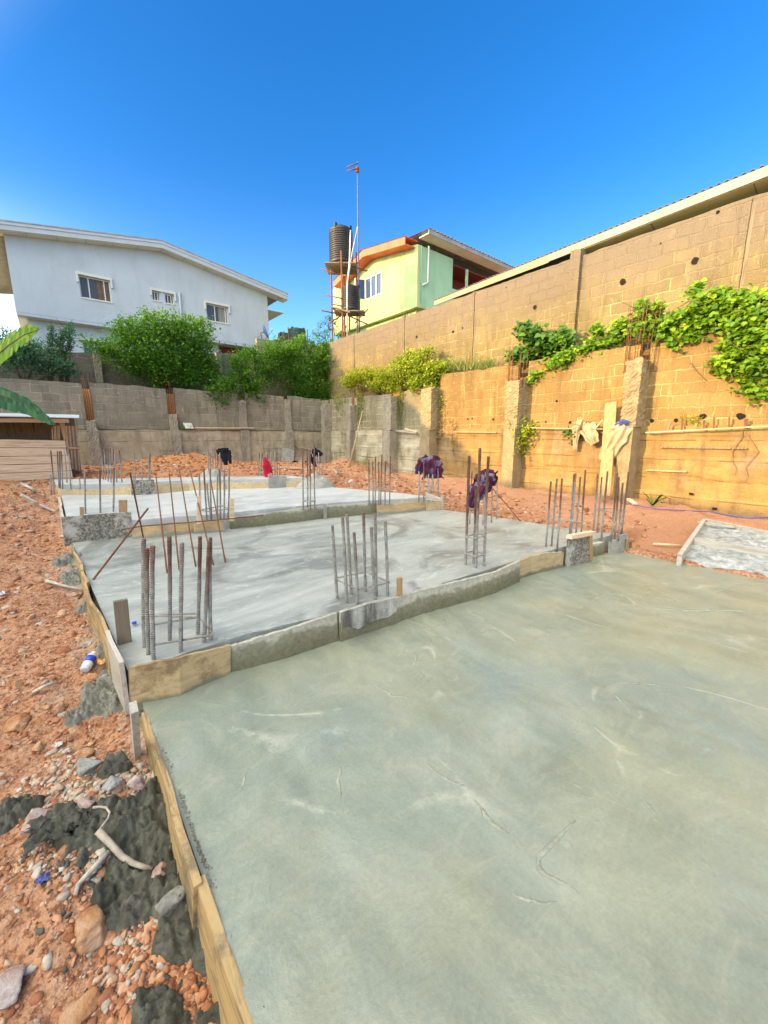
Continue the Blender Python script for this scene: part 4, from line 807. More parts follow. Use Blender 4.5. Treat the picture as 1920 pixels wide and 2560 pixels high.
# leaning mat of starter bars
def fit_line(b,rp,ypx,c):
    lo,hi=1.,6.
    for _ in range(50):
        m=(lo+hi)/2; p=b+(rp-b)*m; v=p-O; py=CY-F*(v@up)/(v@fw)
        if py>ypx: lo=m
        else: hi=m
    return b+(rp-b)*lo
ms=[((857,380),(835,272),(800,0),(985,835)),((990,550),(957,262),(925,0),(1150,850)),((1062,535),(1033,255),(1003,0),(1245,840)),((1160,515),(1115,250),(1070,0),(1325,815)),((1265,505),(1200,242),(1150,0),(1415,815)),((1335,490),(1290,235),(1250,0),(1555,800))]
B0=[PZ(*R1(*m[0]),.22) for m in ms]; t=empty('rebar_mat',np.mean(B0,0),'row of six long rusty bars leaning over the second step, tied by one rod','rebar')
RP=[]
for m,b in zip(ms,B0):
    rp=PZ(*R1(*m[1]),.48); rp=PY(*R1(*m[1]),PZ(*R1(*m[1]),.48)[1]-.25); RP.append(rp)
    tp=fit_line(b,rp,Q4(*m[3])[1],None); mk('bar',barmb(b-(rp-b)*.02,tp,.0085),M['rust'],t)
mk('tie_rod',MB().tube([PY(*R1(715,293),RP[0][1]+.0)+(0,-.02,0)]+[p+np.array((0,-.02,0)) for p in RP]+[PY(*R1(1560,210),RP[-1][1]-.3)],.008,6),M['rust'],t)
# loose rods
a=PZ(*R1(395,795),-.02); m_=PZ(*R1(585,548),.27); e=m_+(m_-a)*1.15
e=fit_line(a,m_,R1(893,168)[1],None)
tag(mk('loose_rod',barmb(a,e,.010),M['rust']),'rusty rod leaning across the left side board onto the red soil','rod')
p0=PZ(*Q6(1505,1235),.2); d_=PY(*Q6(1305,1000),p0[1]+.5); tag(mk('loose_rod',barmb(p0,d_,.008),M['rust']),'thin rod slanting to the ground right of the crumpled shirt','rod')
d2=PY(*Q6(1215,1080),5.2); d3=PY(*Q6(1395,1030),5.35); tag(mk('loose_rod',barmb(d2,d3,.007),M['rust']),'thin nearly level rod crossing below the crumpled shirt','rod')
# ================================================================ FOLIAGE
def leafmesh(name,C,size,mat,parent,aspect=.5,up_bias=.4,kind='lens',droop=.0,tintmul=None,face=None):
    n=len(C); C=np.array(C)
    nr=RS.randn(n,3); nr[:,2]=np.abs(nr[:,2])+up_bias
    if face is not None: nr+=np.array(face)*1.2
    nr/=np.linalg.norm(nr,axis=1)[:,None]
    u=RS.randn(n,3); u[:,2]-=droop; u-=nr*(u*nr).sum(1)[:,None]; u/=np.linalg.norm(u,axis=1)[:,None]; v=np.cross(nr,u)
    L=(size*(0.55+.9*RS.rand(n)))[:,None]; w_=L*aspect
    if kind=='lens':
        V=np.stack([C,C+u*L*.45+v*w_*.5+nr*L*.08,C+u*L,C+u*L*.45-v*w_*.5+nr*L*.08],1); F_=np.array([[0,1,2],[0,2,3]]); k=4
    else:
        V=np.stack([C,C-u*L*.08+v*w_*.35,C+u*L*.25+v*w_*.55+nr*L*.06,C+u*L*.62+v*w_*.33+nr*L*.03,C+u*L-nr*L*.10,C+u*L*.62-v*w_*.33+nr*L*.03,C+u*L*.25-v*w_*.55+nr*L*.06,C-u*L*.08-v*w_*.35],1)
        F_=np.array([[0,1,2],[0,2,3],[0,3,4],[0,4,5],[0,5,6],[0,6,7]]); k=8
    Fa=(F_[None]+np.arange(n)[:,None,None]*k).reshape(-1,3); V=V.reshape(-1,3)
    loc=np.array(parent['_loc']); me=bpy.data.meshes.new(name); me.vertices.add(len(V)); me.vertices.foreach_set('co',(V-loc).ravel())
    me.loops.add(Fa.size); me.loops.foreach_set('vertex_index',Fa.ravel()); me.polygons.add(len(Fa)); me.polygons.foreach_set('loop_start',np.arange(0,Fa.size,3)); me.update(calc_edges=True)
    tint=np.clip(RS.beta(1.6,2.2,n)*.85+(tintmul if tintmul is not None else 0.),0,1)
    a=me.attributes.new('tint','FLOAT','FACE'); a.data.foreach_set('value',np.repeat(tint,len(F_)).astype(np.float32))
    me.materials.append(mat); o=bpy.data.objects.new(name,me); COL.objects.link(o); o.parent=parent; o['_loc']=list(loc); return o
DM={'lens':4.6,'heart':5.0}
def blobpts(b,r,n,shell=.5):
    d=RS.randn(n,3); d/=np.linalg.norm(d,axis=1)[:,None]; rad=(RS.rand(n)**.42)
    # lumpy: shrink/grow by direction and cluster into sprigs
    lump_=1+.55*fbm(d[:,0]*2.2+b[0]*3,d[:,2]*2.2+d[:,1]+b[2]*5,3,1.3)*1.6
    return b+d*rad[:,None]*lump_[:,None]*np.array(r)
def shrub(name,label,cat,blobs,plane,axis,mat,dens,lsize,base,group=None,thick=.6,sprig=.12,aspect=.5,kind='lens',stem='bark',cnv=D_,droop=0,jit=.25,up_bias=.4,face=None,trunk=True,part='crown'):
    pts=[];cs=[];tm=[]
    for (x,y,rx,ry) in blobs:
        X_,Y_=cnv(x,y); p=(PX if axis=='x' else PY)(X_,Y_,plane+RS.uniform(-jit,jit)); w_=depth(p); kx=cnv(1,0)[0]-cnv(0,0)[0]
        a=rx*kx*w_/F*(.95 if axis=='x' else .80); b=ry*kx*w_/F
        r=(thick*min(a,b)+.1,a,b) if axis=='x' else (a,thick*min(a,b)+.15,b)
        ns=max(6,int(math.pi*a*b*dens*DM.get(kind,3.)/9)); sp=blobpts(p,r,ns); 
        for q in sp:
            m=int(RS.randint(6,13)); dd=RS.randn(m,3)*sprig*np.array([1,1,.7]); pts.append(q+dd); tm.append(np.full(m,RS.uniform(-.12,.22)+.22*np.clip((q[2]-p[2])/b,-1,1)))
        cs.append(p)
        for _ in range(int(ns/60)+4):     # shoots breaking the outline
            d=RS.randn(3); d[2]=abs(d[2])*1.1+.1; d/=np.linalg.norm(d); st=p+d*np.array(r)*.8; L=RS.uniform(.25,.8)*min(1,(a+b)*.7); m=int(14+L*60)
            if kind=='heart': L*=.5
            q=st+np.outer(RS.rand(m),d*L)+RS.randn(m,3)*.035; pts.append(q); tm.append(np.full(m,RS.uniform(.0,.3)))
    pts=np.concatenate(pts); tm=np.concatenate(tm)
    root=empty(name,base,label,cat,group)
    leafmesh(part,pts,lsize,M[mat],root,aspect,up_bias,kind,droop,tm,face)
    if trunk:
        mb=MB()
        for c in cs:
            b0=np.array(base,float)+np.array([RS.uniform(-.1,.1),RS.uniform(-.1,.1),0]); m_=(b0+c)/2+np.array([RS.uniform(-.1,.1),RS.uniform(-.1,.1),.1]); mb.tube([b0,m_,c],[.035,.022,.008],6)
            for _ in range(4): mb.tube([c*.75+m_*.25,c+RS.randn(3)*.22],[.012,.004],5)
        mk('trunk' if stem=='bark' else 'stem',mb,M[stem],root)
    return root
base=lambda x,Y:np.array([PY(x*1.1573,1000,Y)[0],Y,3.15])
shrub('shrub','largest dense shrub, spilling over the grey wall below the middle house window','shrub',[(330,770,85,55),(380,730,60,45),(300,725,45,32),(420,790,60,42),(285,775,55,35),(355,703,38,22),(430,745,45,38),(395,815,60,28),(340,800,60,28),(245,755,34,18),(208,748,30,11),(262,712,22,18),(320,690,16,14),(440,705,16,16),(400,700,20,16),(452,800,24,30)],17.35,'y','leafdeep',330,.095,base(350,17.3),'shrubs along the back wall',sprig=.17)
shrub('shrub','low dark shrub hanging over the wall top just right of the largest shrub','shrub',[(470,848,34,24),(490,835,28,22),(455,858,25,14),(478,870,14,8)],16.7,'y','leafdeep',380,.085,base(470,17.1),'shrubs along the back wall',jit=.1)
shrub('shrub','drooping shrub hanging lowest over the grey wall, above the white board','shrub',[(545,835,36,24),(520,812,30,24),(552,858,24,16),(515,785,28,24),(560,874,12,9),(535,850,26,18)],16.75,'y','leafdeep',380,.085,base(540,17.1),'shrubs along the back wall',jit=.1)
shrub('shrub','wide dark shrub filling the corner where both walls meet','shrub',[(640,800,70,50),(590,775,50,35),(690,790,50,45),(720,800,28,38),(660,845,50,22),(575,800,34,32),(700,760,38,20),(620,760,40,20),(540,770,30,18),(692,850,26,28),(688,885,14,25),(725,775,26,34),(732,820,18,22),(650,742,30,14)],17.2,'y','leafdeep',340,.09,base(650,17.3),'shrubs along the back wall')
shrub('shrub','shaggy shrub at far left behind the grey wall, above the shed','shrub',[(20,775,50,36),(85,785,50,34),(60,755,40,26),(130,795,26,22),(10,745,40,22),(155,800,16,14)],17.4,'y','leafblu',330,.08,base(60,17.4),'shrubs along the back wall')
for i,(x,y0,y1,lb) in enumerate(((112,712,780,'thin feathery sapling, left one of three before the blue house'),(133,720,780,'thin feathery sapling, middle one of three before the blue house'),(150,706,780,'thin feathery sapling, right and tallest of three before the blue house'))):
    shrub('sapling',lb,'sapling',[(x,y0+k*12,5+k*1.3,7) for k in range(5)],17.6,'y','leafblu',300,.07,base(x,17.6),'saplings before the blue house',jit=.03,sprig=.06)
shrub('tree','sparse pale tree with thin bare twigs standing left of the tank tower','tree',[(700,712,16,14),(722,705,18,16),(690,728,20,10),(740,715,12,14),(712,692,8,6)],20.5,'y','leafblu',70,.09,np.array([PY(720*1.1573,900,20.5)[0],20.5,3.3]),sprig=.15)
# sunny side
rb=lambda Y:np.array([10.2,Y,3.12])
shrub('creeper','bright yellow green creeper tumbling over the wall top above the third column','creeper',[(900,800,34,24),(885,780,24,16),(925,810,26,22),(940,835,14,16),(870,800,20,20),(905,830,26,14),(950,800,20,14),(925,760,10,8)],10.0,'x','leafyel',800,.10,rb(9.9),'plants on the wall ledge',jit=.1,kind='lens',aspect=.45,face=(-.6,0,.2))
shrub('creeper','green trailing creeper on the wall top between corner shrub and yellow creeper','creeper',[(775,815,28,14),(800,812,28,14),(835,815,22,16),(850,835,16,18),(755,825,18,12),(818,830,24,10)],10.0,'x','leafyel',600,.085,rb(12.6),'plants on the wall ledge',jit=.1)
def strands(label,x,y0,y1,wd,X_,n,mat='leafyel',cat='creeper',lsize=.07):
    t=empty('hanging_creeper',PX(*D_(x,y0),X_),label,cat,'creepers hanging on the wall'); pts=[];mb=MB()
    for _ in range(n):
        xx=x+RS.uniform(-wd,wd); ye=y0+(y1-y0)*RS.uniform(.4,1); a=PX(*D_(xx,y0),X_); b=PX(*D_(xx+RS.uniform(-4,4),ye),X_); mb.tube([a,(a+b)/2+RS.randn(3)*.03,b],.006,5)
        m=int(8+np.linalg.norm(b-a)*26); s=RS.rand(m)[:,None]; pts.append(a*(1-s)+b*s+RS.randn(m,3)*np.array([.03,.06,.03]))
    leafmesh('leaves',np.concatenate(pts),lsize,M[mat],t,.5,.2,droop=.6); mk('stem',mb,M['dryg'],t)
strands('leafy strands hanging beside the column nearest the wall corner',778,850,930,10,9.8,8)
strands('long leafy strand hanging down left of the third column',860,835,925,8,9.8,8)
strands('thin strands hanging down the mossy wall between corner columns',735,850,900,18,9.8,7)
strands('leafy strand clinging right of the third column',948,840,910,8,9.8,7,'leafyel')
strands('dry creeper fringe hanging under the right end of the broken ledge, by second column',955,905,985,28,9.78,9,'dryg')
# small plants growing from the wall joints
shrub('creeper','small leafy plant sprouting from the second column, right of it','creeper',[(1115,905,10,14),(1128,940,20,16),(1120,965,16,16),(1140,930,12,10)],9.72,'x','leafyel',420,.085,PX(*D_(1125,950),9.85),'plants sprouting from the wall',jit=.03,trunk=False,face=(-.6,0,0))
shrub('creeper','dark tuft on the ledge under the cream trousers','creeper',[(1232,940,14,6)],9.72,'x','leafdkv',500,.08,PX(*D_(1232,945),9.8),'plants sprouting from the wall',jit=.02,trunk=False)
shrub('weed','small weed on the ledge right of the tallest column','weed',[(1500,910,14,7)],9.78,'x','leafyel',200,.05,PX(*D_(1500,918),9.8),'plants sprouting from the wall',jit=.02,trunk=False)
def grasses(label,x0,x1,y,X_,n,h,name='grass_tuft',axis='x',mat='grass'):
    t=empty(name,(PX if axis=='x' else PY)(*D_((x0+x1)/2,y),X_),label,'grass','grass on the walls'); V=[];Fc=[];tn=[]
    for i in range(n):
        p=(PX if axis=='x' else PY)(*D_(RS.uniform(x0,x1),y+RS.uniform(-3,3)),X_+RS.uniform(-.08,.15)); d=RS.randn(3)*.35; d[2]=1; d/=np.linalg.norm(d); L=h*RS.uniform(.4,1.1); sd=np.cross(d,RS.randn(3)); sd/=np.linalg.norm(sd); sd*=.007
        m=p+d*L*.55; e=p+d*L*.85+np.array([d[0],d[1],-.25])*L*.35; k=len(V); V+=[p-sd,p+sd,m+sd,m-sd,e]; Fc+=[(k,k+1,k+2,k+3),(k+3,k+2,k+4)]; tn+=[RS.rand()]*2
    mb=MB(); mb.add(V,Fc); o=mk('blades',mb,M[mat],t,recalc=False); a=o.data.attributes.new('tint','FLOAT','FACE'); a.data.foreach_set('value',np.array(tn,np.float32))
    return t
grasses('sunny grass tufts along the wall top right of the yellow creeper',940,1065,798,10.1,420,.55)
grasses('dry grass along the wall top near the far corner',740,860,838,10.1,300,.45)
grasses('straw coloured grass lying at the foot of the far columns',765,850,1005,9.3,160,.35,mat='dryg')
grasses('small green moss tuft on the ledge of the grey back wall',375,420,924,16.4,160,.12,axis='y')
# leafy vine
VK=dict(cnv=U3,kind='heart',aspect=.85,jit=.06,face=(-1.,-.3,.3),up_bias=.3,stem='bark')
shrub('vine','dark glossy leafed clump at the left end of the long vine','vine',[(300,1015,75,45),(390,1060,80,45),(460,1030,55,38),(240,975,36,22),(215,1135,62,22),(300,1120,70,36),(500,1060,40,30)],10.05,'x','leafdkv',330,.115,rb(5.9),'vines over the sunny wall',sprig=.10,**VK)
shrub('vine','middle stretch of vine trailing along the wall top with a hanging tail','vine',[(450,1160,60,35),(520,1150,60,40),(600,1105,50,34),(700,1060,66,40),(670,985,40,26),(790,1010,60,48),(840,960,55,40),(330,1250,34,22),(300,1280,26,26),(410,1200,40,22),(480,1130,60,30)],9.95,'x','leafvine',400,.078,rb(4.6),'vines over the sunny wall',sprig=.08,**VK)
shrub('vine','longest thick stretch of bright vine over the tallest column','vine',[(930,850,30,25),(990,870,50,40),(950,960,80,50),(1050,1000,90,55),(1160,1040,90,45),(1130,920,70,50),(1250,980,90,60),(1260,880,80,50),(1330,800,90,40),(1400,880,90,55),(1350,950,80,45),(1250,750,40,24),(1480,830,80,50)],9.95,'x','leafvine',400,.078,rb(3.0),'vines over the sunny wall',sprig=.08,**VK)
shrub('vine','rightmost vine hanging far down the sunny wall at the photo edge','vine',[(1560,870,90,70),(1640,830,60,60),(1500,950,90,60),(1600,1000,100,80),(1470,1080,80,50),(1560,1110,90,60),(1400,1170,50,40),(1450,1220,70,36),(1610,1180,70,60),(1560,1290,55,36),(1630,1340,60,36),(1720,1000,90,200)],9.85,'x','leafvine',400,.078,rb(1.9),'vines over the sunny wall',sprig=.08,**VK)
# banana plant at the left
def blade(mid,width,side,n=40,droop=.0,slit=.25):
    mid=np.array(mid,float); t=np.linspace(0,1,n); idx=np.linspace(0,len(mid)-1,n); P=np.stack([np.interp(idx,range(len(mid)),mid[:,k]) for k in range(3)],-1)
    V=[];Fc=[]; side=np.array(side,float); side/=np.linalg.norm(side)
    for i,(p,tt) in enumerate(zip(P,t)):
        w_=width*(math.sin(math.pi*min(1,tt*.92+.08))**.6)*(1-(RS.rand()<slit)*RS.uniform(.1,.35)); dz=np.array([0,0,-abs(w_)*droop])
        V+=[p-side*w_+dz,p-side*w_*.5+dz*.2+(0,0,.01),p,p+side*w_*.5+dz*.2+(0,0,.01),p+side*w_+dz]
    for i in range(n-1):
        for j in range(4): Fc.append((5*i+j,5*i+j+1,5*i+5+j+1,5*i+5+j))
    return V,Fc
bt=empty('banana_plant',(-3.0,12.6,.6),'banana plant at the left photo edge, one bright leaf up, one dark leaf drooping','plant')
mk('trunk',MB().tube([(-3,12.6,.4),(-2.95,12.6,1.8),(-2.8,12.6,2.8)],[.14,.11,.08],12),M['bark'],bt)
for mid,wd,sd,mt,dr in (([(-2.8,12.6,2.8),PY(-30,905,12.5),PY(20,862,12.4),PY(60,835,12.3),PY(98,822,12.3)],.30,(.25,0,1),'banana',.1),([(-2.8,12.6,2.8),PY(-60,985,12.4),PY(0,985,12.3),PY(70,1010,12.2),PY(140,1062,12.1)],.24,(.15,.2,1),'bananad',.3),([(-2.8,12.6,2.8),(-3.6,12,3.3),(-4.2,11.5,3.0)],.3,(0,1,.3),'banana',.5)):
    V,Fc=blade(mid,wd,sd,droop=dr); m_=MB(); m_.add(V,Fc,True); o=mk('leaf',m_,M[mt],bt,recalc=False); a=o.data.attributes.new('tint','FLOAT','FACE'); a.data.foreach_set('value',RS.rand(len(Fc)).astype(np.float32))
    mk('midrib',MB().tube([np.array(p)-(0,-.0,.015) for p in mid],[.03,.02,.015,.01,.006][:len(mid)],6),M['dryg'],bt)
# agave like plant by the wall
pb=PZ(*Q7(860,1118),.2); ag=empty('spiky_plant',pb,'spiky long leafed plant at the foot of the sunny wall, right of the tallest column','plant')
for k,(tx,ty,mx,my) in enumerate(((795,1025,830,1060),(845,1020,852,1065),(985,1075,925,1045),(930,1040,895,1065),(960,1062,910,1080),(815,1070,835,1090))):
    e=PX(*Q7(tx,ty),pb[0]); m_=PX(*Q7(mx,my),pb[0]); V,Fc=blade([pb,m_,e],.022,(0,.9,.4),14,0,0); q=MB(); q.add(V,Fc,True); o=mk('leaf',q,M['grass'],ag,recalc=False); a=o.data.attributes.new('tint','FLOAT','FACE'); a.data.foreach_set('value',(RS.rand(len(Fc))*.5+.2).astype(np.float32))

# ================================================================ TANK TOWER
WT=20.
tw=empty('scaffold_tower',PD(*U2(560,1230),WT)*np.array([1,1,0])+np.array([0,0,3.3]),'rickety wooden scaffold tower carrying black water tanks beside the green house','tower')
def u2(x,y,w_=WT): return PD(*U2(x,y),w_)
def vert(x,y0,y1,w_,r,mat='polez',lean=0):
    a=u2(x,y0,w_); b=upright(a,*U2(x,y1)); b=np.array([a[0],a[1],b[2]]); 
    return mk('post',MB().tube([b-(0,0,3.),b,a],r,8),M[mat],tw)
vert(485,765,1215,19.6,.04); vert(552,640,1210,19.2,.042); vert(568,800,1215,20.6,.045); vert(650,650,1190,20.2,.04); vert(600,760,1190,20.9,.045)
for a,b,w1,w2 in (((422,757),(545,797),19.5,19.5),((535,712),(722,772),19.3,20.3),((458,928),(562,950),19.5,19.3),((425,1027),(600,1062),19.5,20.6),((488,1012),(722,1116),19.5,20.5),((480,1105),(570,1050),19.5,20.5),((500,790),(665,715),20.4,20.9),((495,985),(560,1000),19.5,19.2),((640,1110),(725,1020),20.2,20.6)):
    mk('cross_pole',MB().tube([u2(*a,w1),u2(*b,w2)],.032,7),M['polez'],tw)
pc=u2(553,748,20.1)
for k in range(9):
    y=(k-4)*.17; mk('platform_slat',MB().bar(pc+rt*(-.75)+np.array([0,0,-.05])+np.array(fw*[1,1,0])*y,pc+rt*.75+np.array([0,0,-.05])+np.array(fw*[1,1,0])*y,.10,.06),M['woodgz'],tw)
pc2=u2(618,1045,20.7)
for k in range(6):
    y=(k-2.5)*.17; mk('platform_slat',MB().bar(pc2+rt*(-.85)+np.array(fw*[1,1,0])*y,pc2+rt*.7+np.array(fw*[1,1,0])*y,.10,.06),M['woodgz'],tw)
mk('platform_slat',MB().bar(u2(488,1003,19.5),u2(610,1040,19.4),.16,.07),M['woodgz'],tw)
def tank(c,r,h,mat,label,ribs=14,group='water tanks'):
    prof=[(r*.2,-.02),(r*.96,-.02),(r,.06)]; n=ribs
    for k in range(n):
        z0=.08+(h*.86-.08)*k/n; dz=(h*.86-.08)/n; prof+=[(r,z0),(r,z0+dz*.55),(r*.955,z0+dz*.65),(r*.955,z0+dz*.92)]
    prof+=[(r,h*.87),(r*.97,h*.93),(r*.78,h*.985),(r*.40,h),(r*.38,h*1.0),(r*.38,h*1.06),(r*.2,h*1.07)]
    t=empty('water_tank',c,label,'water tank',group); mk('tank_body',MB().lathe(prof,c,40),mat,t)
    for k in range(4):
        a=k*math.pi/2+.5; mk('lifting_lug',MB().box(np.array([c[0]+math.cos(a)*r*.88-.06,c[1]+math.sin(a)*r*.88-.06,c[2]+h*.9]),np.array([c[0]+math.cos(a)*r*.88+.06,c[1]+math.sin(a)*r*.88+.06,c[2]+h*1.02])),mat,t)
    return t
b=u2(553,735,20.1); tp=u2(553,518,20.1); tank(np.array([b[0],b[1],b[2]]),.60,tp[2]-b[2],M['tank'],'tall black ribbed water tank on top of the scaffold tower')
b=u2(615,1035,20.7); tp=u2(615,885,20.7); tank(b,.50,(tp[2]-b[2])*1.0,M['tank'],'smaller black water tank on the lower platform beside the open window',10)
for (x,yb_,yt,r,lb) in ((268,1245,1152,.52,'dark green ribbed water tank behind the corner shrub, larger of two'),(190,1240,1180,.40,'small dark water tank half hidden left of the larger green one')):
    b=u2(x,yb_,23.5); tp=u2(x,yt,23.5); b2=b.copy(); tank(b2,r,(tp[2]-b[2]),M['tankgrn'],lb,8)
sd=empty('tank_stand',u2(240,1250,23.5)*np.array([1,1,0])+np.array([0,0,3.3]),'low block platform with thin posts under the two green tanks','stand')
b=u2(235,1246,23.5); mk('platform',MB().box((b[0]-1.4,b[1]-.7,3.3),(b[0]+1.6,b[1]+.9,b[2]-.02)),M['blkD'],sd)
for x,y0,y1 in ((150,1170,1250),(208,1135,1250),(333,1150,1240),(180,1160,1175)): 
    a=u2(x,y0,23.0); mk('post',MB().tube([(a[0],a[1],3.5),a],.03,6),M['polez'],sd)
# mast with aerials
ms_=empty('aerial_mast',u2(655,700,20.3)*np.array([1,1,0])+np.array([0,0,3.3]),'very tall thin aerial mast rising beside the tank tower against the sky','mast')
mt=u2(657,60,20.3); mk('pole',MB().tube([(mt[0],mt[1],3.3),(mt[0],mt[1],mt[2]-2.6),mt],[.05,.04,.025],8),M['mast'],ms_)
for a,b in (((590,97),(662,72)),((590,123),(662,106))): mk('aerial_arm',MB().tube([u2(*a,20.3),u2(*b,20.3)],.028,6),M['rust'],ms_)
mk('clamp',MB().box(mt+(-.07,-.07,-.50),mt+(.07,.07,-.28)),M['rust'],ms_)
tag(mk('supply_pipe',MB().tube([u2(612,508,19.5),u2(606,720,19.2),u2(590,870,19.4),u2(592,1200,19.8)],.035,8),M['pvc']),'white water pipe running down the scaffold tower from the top tank','pipe')
tag(mk('supply_pipe',MB().tube([u2(658,485,19.8),u2(625,640,19.5),u2(588,880,19.4)],.022,8),M['pvc']),'thin pale pipe slanting from the mast to the lower tank','pipe')
# satellite dish on the blue house
dc=u2(58,1165,22.6); sdh=empty('satellite_dish',dc-(0,0,.5),'blue satellite dish at the right lower corner of the blue house','satellite dish')
nrm=Vector((.9,-.55,.35)).normalized(); q=nrm.to_track_quat('Z','Y'); vs=[];fs=[]
for i,rr in enumerate((0,.15,.28,.40)):
    for k in range(20): t_=2*math.pi*k/20; vs.append(np.array(q@Vector((rr*math.cos(t_),rr*math.sin(t_),rr*rr*.9-.08)))+dc)
fs=[(i*20+k,i*20+(k+1)%20,(i+1)*20+(k+1)%20,(i+1)*20+k) for i in range(3) for k in range(20)]
m_=MB(); m_.add(vs,fs,True); o=mk('dish',m_,M['dish'],sdh); sm_=o.modifiers.new('s','SOLIDIFY'); sm_.thickness=.015
fc=dc+np.array(nrm)*.45; mk('feed_arm',MB().tube([dc-(0,0,.38),fc-(0,0,.05)],.012,6),M['rust'],sdh); mk('feed_horn',MB().tube([fc,fc-np.array(nrm)*.1],.04,8),M['white'],sdh); mk('bracket',MB().tube([dc-np.array(nrm)*.08,dc-np.array(nrm)*.25,dc+(-.1,.2,-.5)],.025,6),M['rust'],sdh)
# ================================================================ PLANK SHED
b=PZ(*Q4(540,855),.60); YS=b[1]; xs1=b[0]; 
sh=empty('shed',(-1.2,YS+1,.6),'low pale plank shed at the left, dark opening above the planks','shed')
xL=-3.2
zt=PY(*Q4(505,592),YS)[2]; zL=PY(*Q4(0,570),YS)[2]; n=5; z0=.54
for k in range(n):
    g=.012; za,zb_=z0+(zt-z0)*k/n,z0+(zt-z0)*(k+1)/n-g; zc,zd=z0+(zL+.02-z0)*k/n,z0+(zL+.02-z0)*(k+1)/n-g
    xe=xs1-(.05 if k in(3,4) else .0)+RS.uniform(-.02,.02); y_=YS+RS.uniform(-.008,.008)
    P_=np.linspace(0,1,12); T=[(xL+(xe-xL)*t_,y_,zd+(zb_-zd)*t_+RS.uniform(-.004,.004)) for t_ in P_]; B_=[(xL+(xe-xL)*t_,y_,zc+(za-zc)*t_) for t_ in P_]
    mk('plank',MB().strip(T,B_,.025,(0,1,0)),M['plank'],sh)
ra=PY(*Q4(565,432),YS-.15); rb_=PY(*Q4(0,432),YS-.15)
mk('roof_sheet',MB().poly([(xL,ra[1]-.1,rb_[2]+.02),(ra[0]+.05,ra[1]-.1,ra[2]),(ra[0]+.15,ra[1]+1.7,ra[2]+.14),(xL,ra[1]+1.7,rb_[2]+.16)],.015,(0,0,1)),M['fascia'],sh)
mk('roof_beam',MB().bar((xL,YS-.02,rb_[2]-.06),(PY(*Q4(510,447),YS)[0],YS-.02,ra[2]-.06),.05,.09),M['plank'],sh)
mk('back_wall',MB().box((xL,YS+1.5,.4),(xs1+.25,YS+1.53,ra[2]+.1)),M['woodgz'],sh)
for (xa,ya,xb,yb_,w_) in ((455,450,490,592,.10),(405,490,408,590,.06),(432,485,435,590,.05),(390,500,392,590,.04)):
    mk('post',MB().bar(PY(*Q4(xb,yb_),YS+.04),PY(*Q4(xa,ya),YS+.04),w_,.05,(0,1,0)),M['woodz'],sh)
mk('post',MB().bar((xL+.6,YS+.05,.5),(xL+.6,YS+.05,rb_[2]),.07,.05,(0,1,0)),M['woodz'],sh)
for i,x in enumerate(np.linspace(485,562,7)):
    yy_=YS+.15+i*.22; a=PY(*Q4(x+28,800+i*4),yy_); a2=PY(*Q4(x,488),yy_); mk('lattice_stick',MB().bar(a,a2,.045,.03,(0,1,0)),M['woodz'] if i%2 else M['plank'],sh)
mk('lattice_rail',MB().bar(PY(*Q4(500,650),YS+.1),PY(*Q4(590,655),YS+1.5),.04,.05),M['plank'],sh)
# ================================================================ SIDE BAY ON THE RIGHT (small framed pour)
zf_=.07
fa=empty('timber_frame',PZ(*Q7(1300,1400),zf_),'low timber frame of grey boards round a small rough concrete pour at the right edge','form frame')
def zq(x,y,z=zf_): return PZ(*Q7(x,y),z)
LB=[zq(1045,1495),zq(1215,1240)]; 
mk('frame_board',MB().bar(LB[0],LB[1],.05,.16),M['woodgrey'],fa)
e1=zq(1659,1332); d_=(e1-LB[1]); mk('frame_board',MB().bar(LB[1]+(0.05,0,0),LB[1]+d_*1.8,.05,.16),M['woodgrey'],fa)
a=zq(1140,1382); b=zq(1659,1472); mk('frame_board',MB().bar(a+(.05,0,.02),a+(b-a)*1.8,.05,.13),M['woodgrey'],fa)
a=zq(1215,1236,.12); b=zq(1475,1272,.12); tag(mk('loose_board',MB().bar(a+(0,.08,0),b+(0,.08,0),.05,.025),M['woodgrey']),'loose grey batten lying along the back of the timber frame','board')
c0,c1_,c2_,c3_=LB[0]+(-.03,-.03,0),LB[1]+(.03,-.02,0),LB[1]+d_*1.8,LB[0]+(zq(1659,1592)-LB[0])*1.8
u=np.linspace(0,1,70); U_,V_=np.meshgrid(u,u,indexing='ij'); P=(c0[None,None]*((1-U_)*(1-V_))[...,None]+c3_*(U_*(1-V_))[...,None]+c1_*((1-U_)*V_)[...,None]+c2_*(U_*V_)[...,None])
P[...,2]=.07+fbm(P[...,0]*3,P[...,1]*3,5,2.)*.05
M['rough']=m_rock('rough_fresh_pour',(.22,.22,.20),(.40,.41,.38),(.66,.66,.62))
P[...,2]-=(1-V_)**14*.16; m_=MB(); m_.grid(P); tag(mk('side_pour',m_,M['rough'],loc=np.zeros(3)),kind='structure')
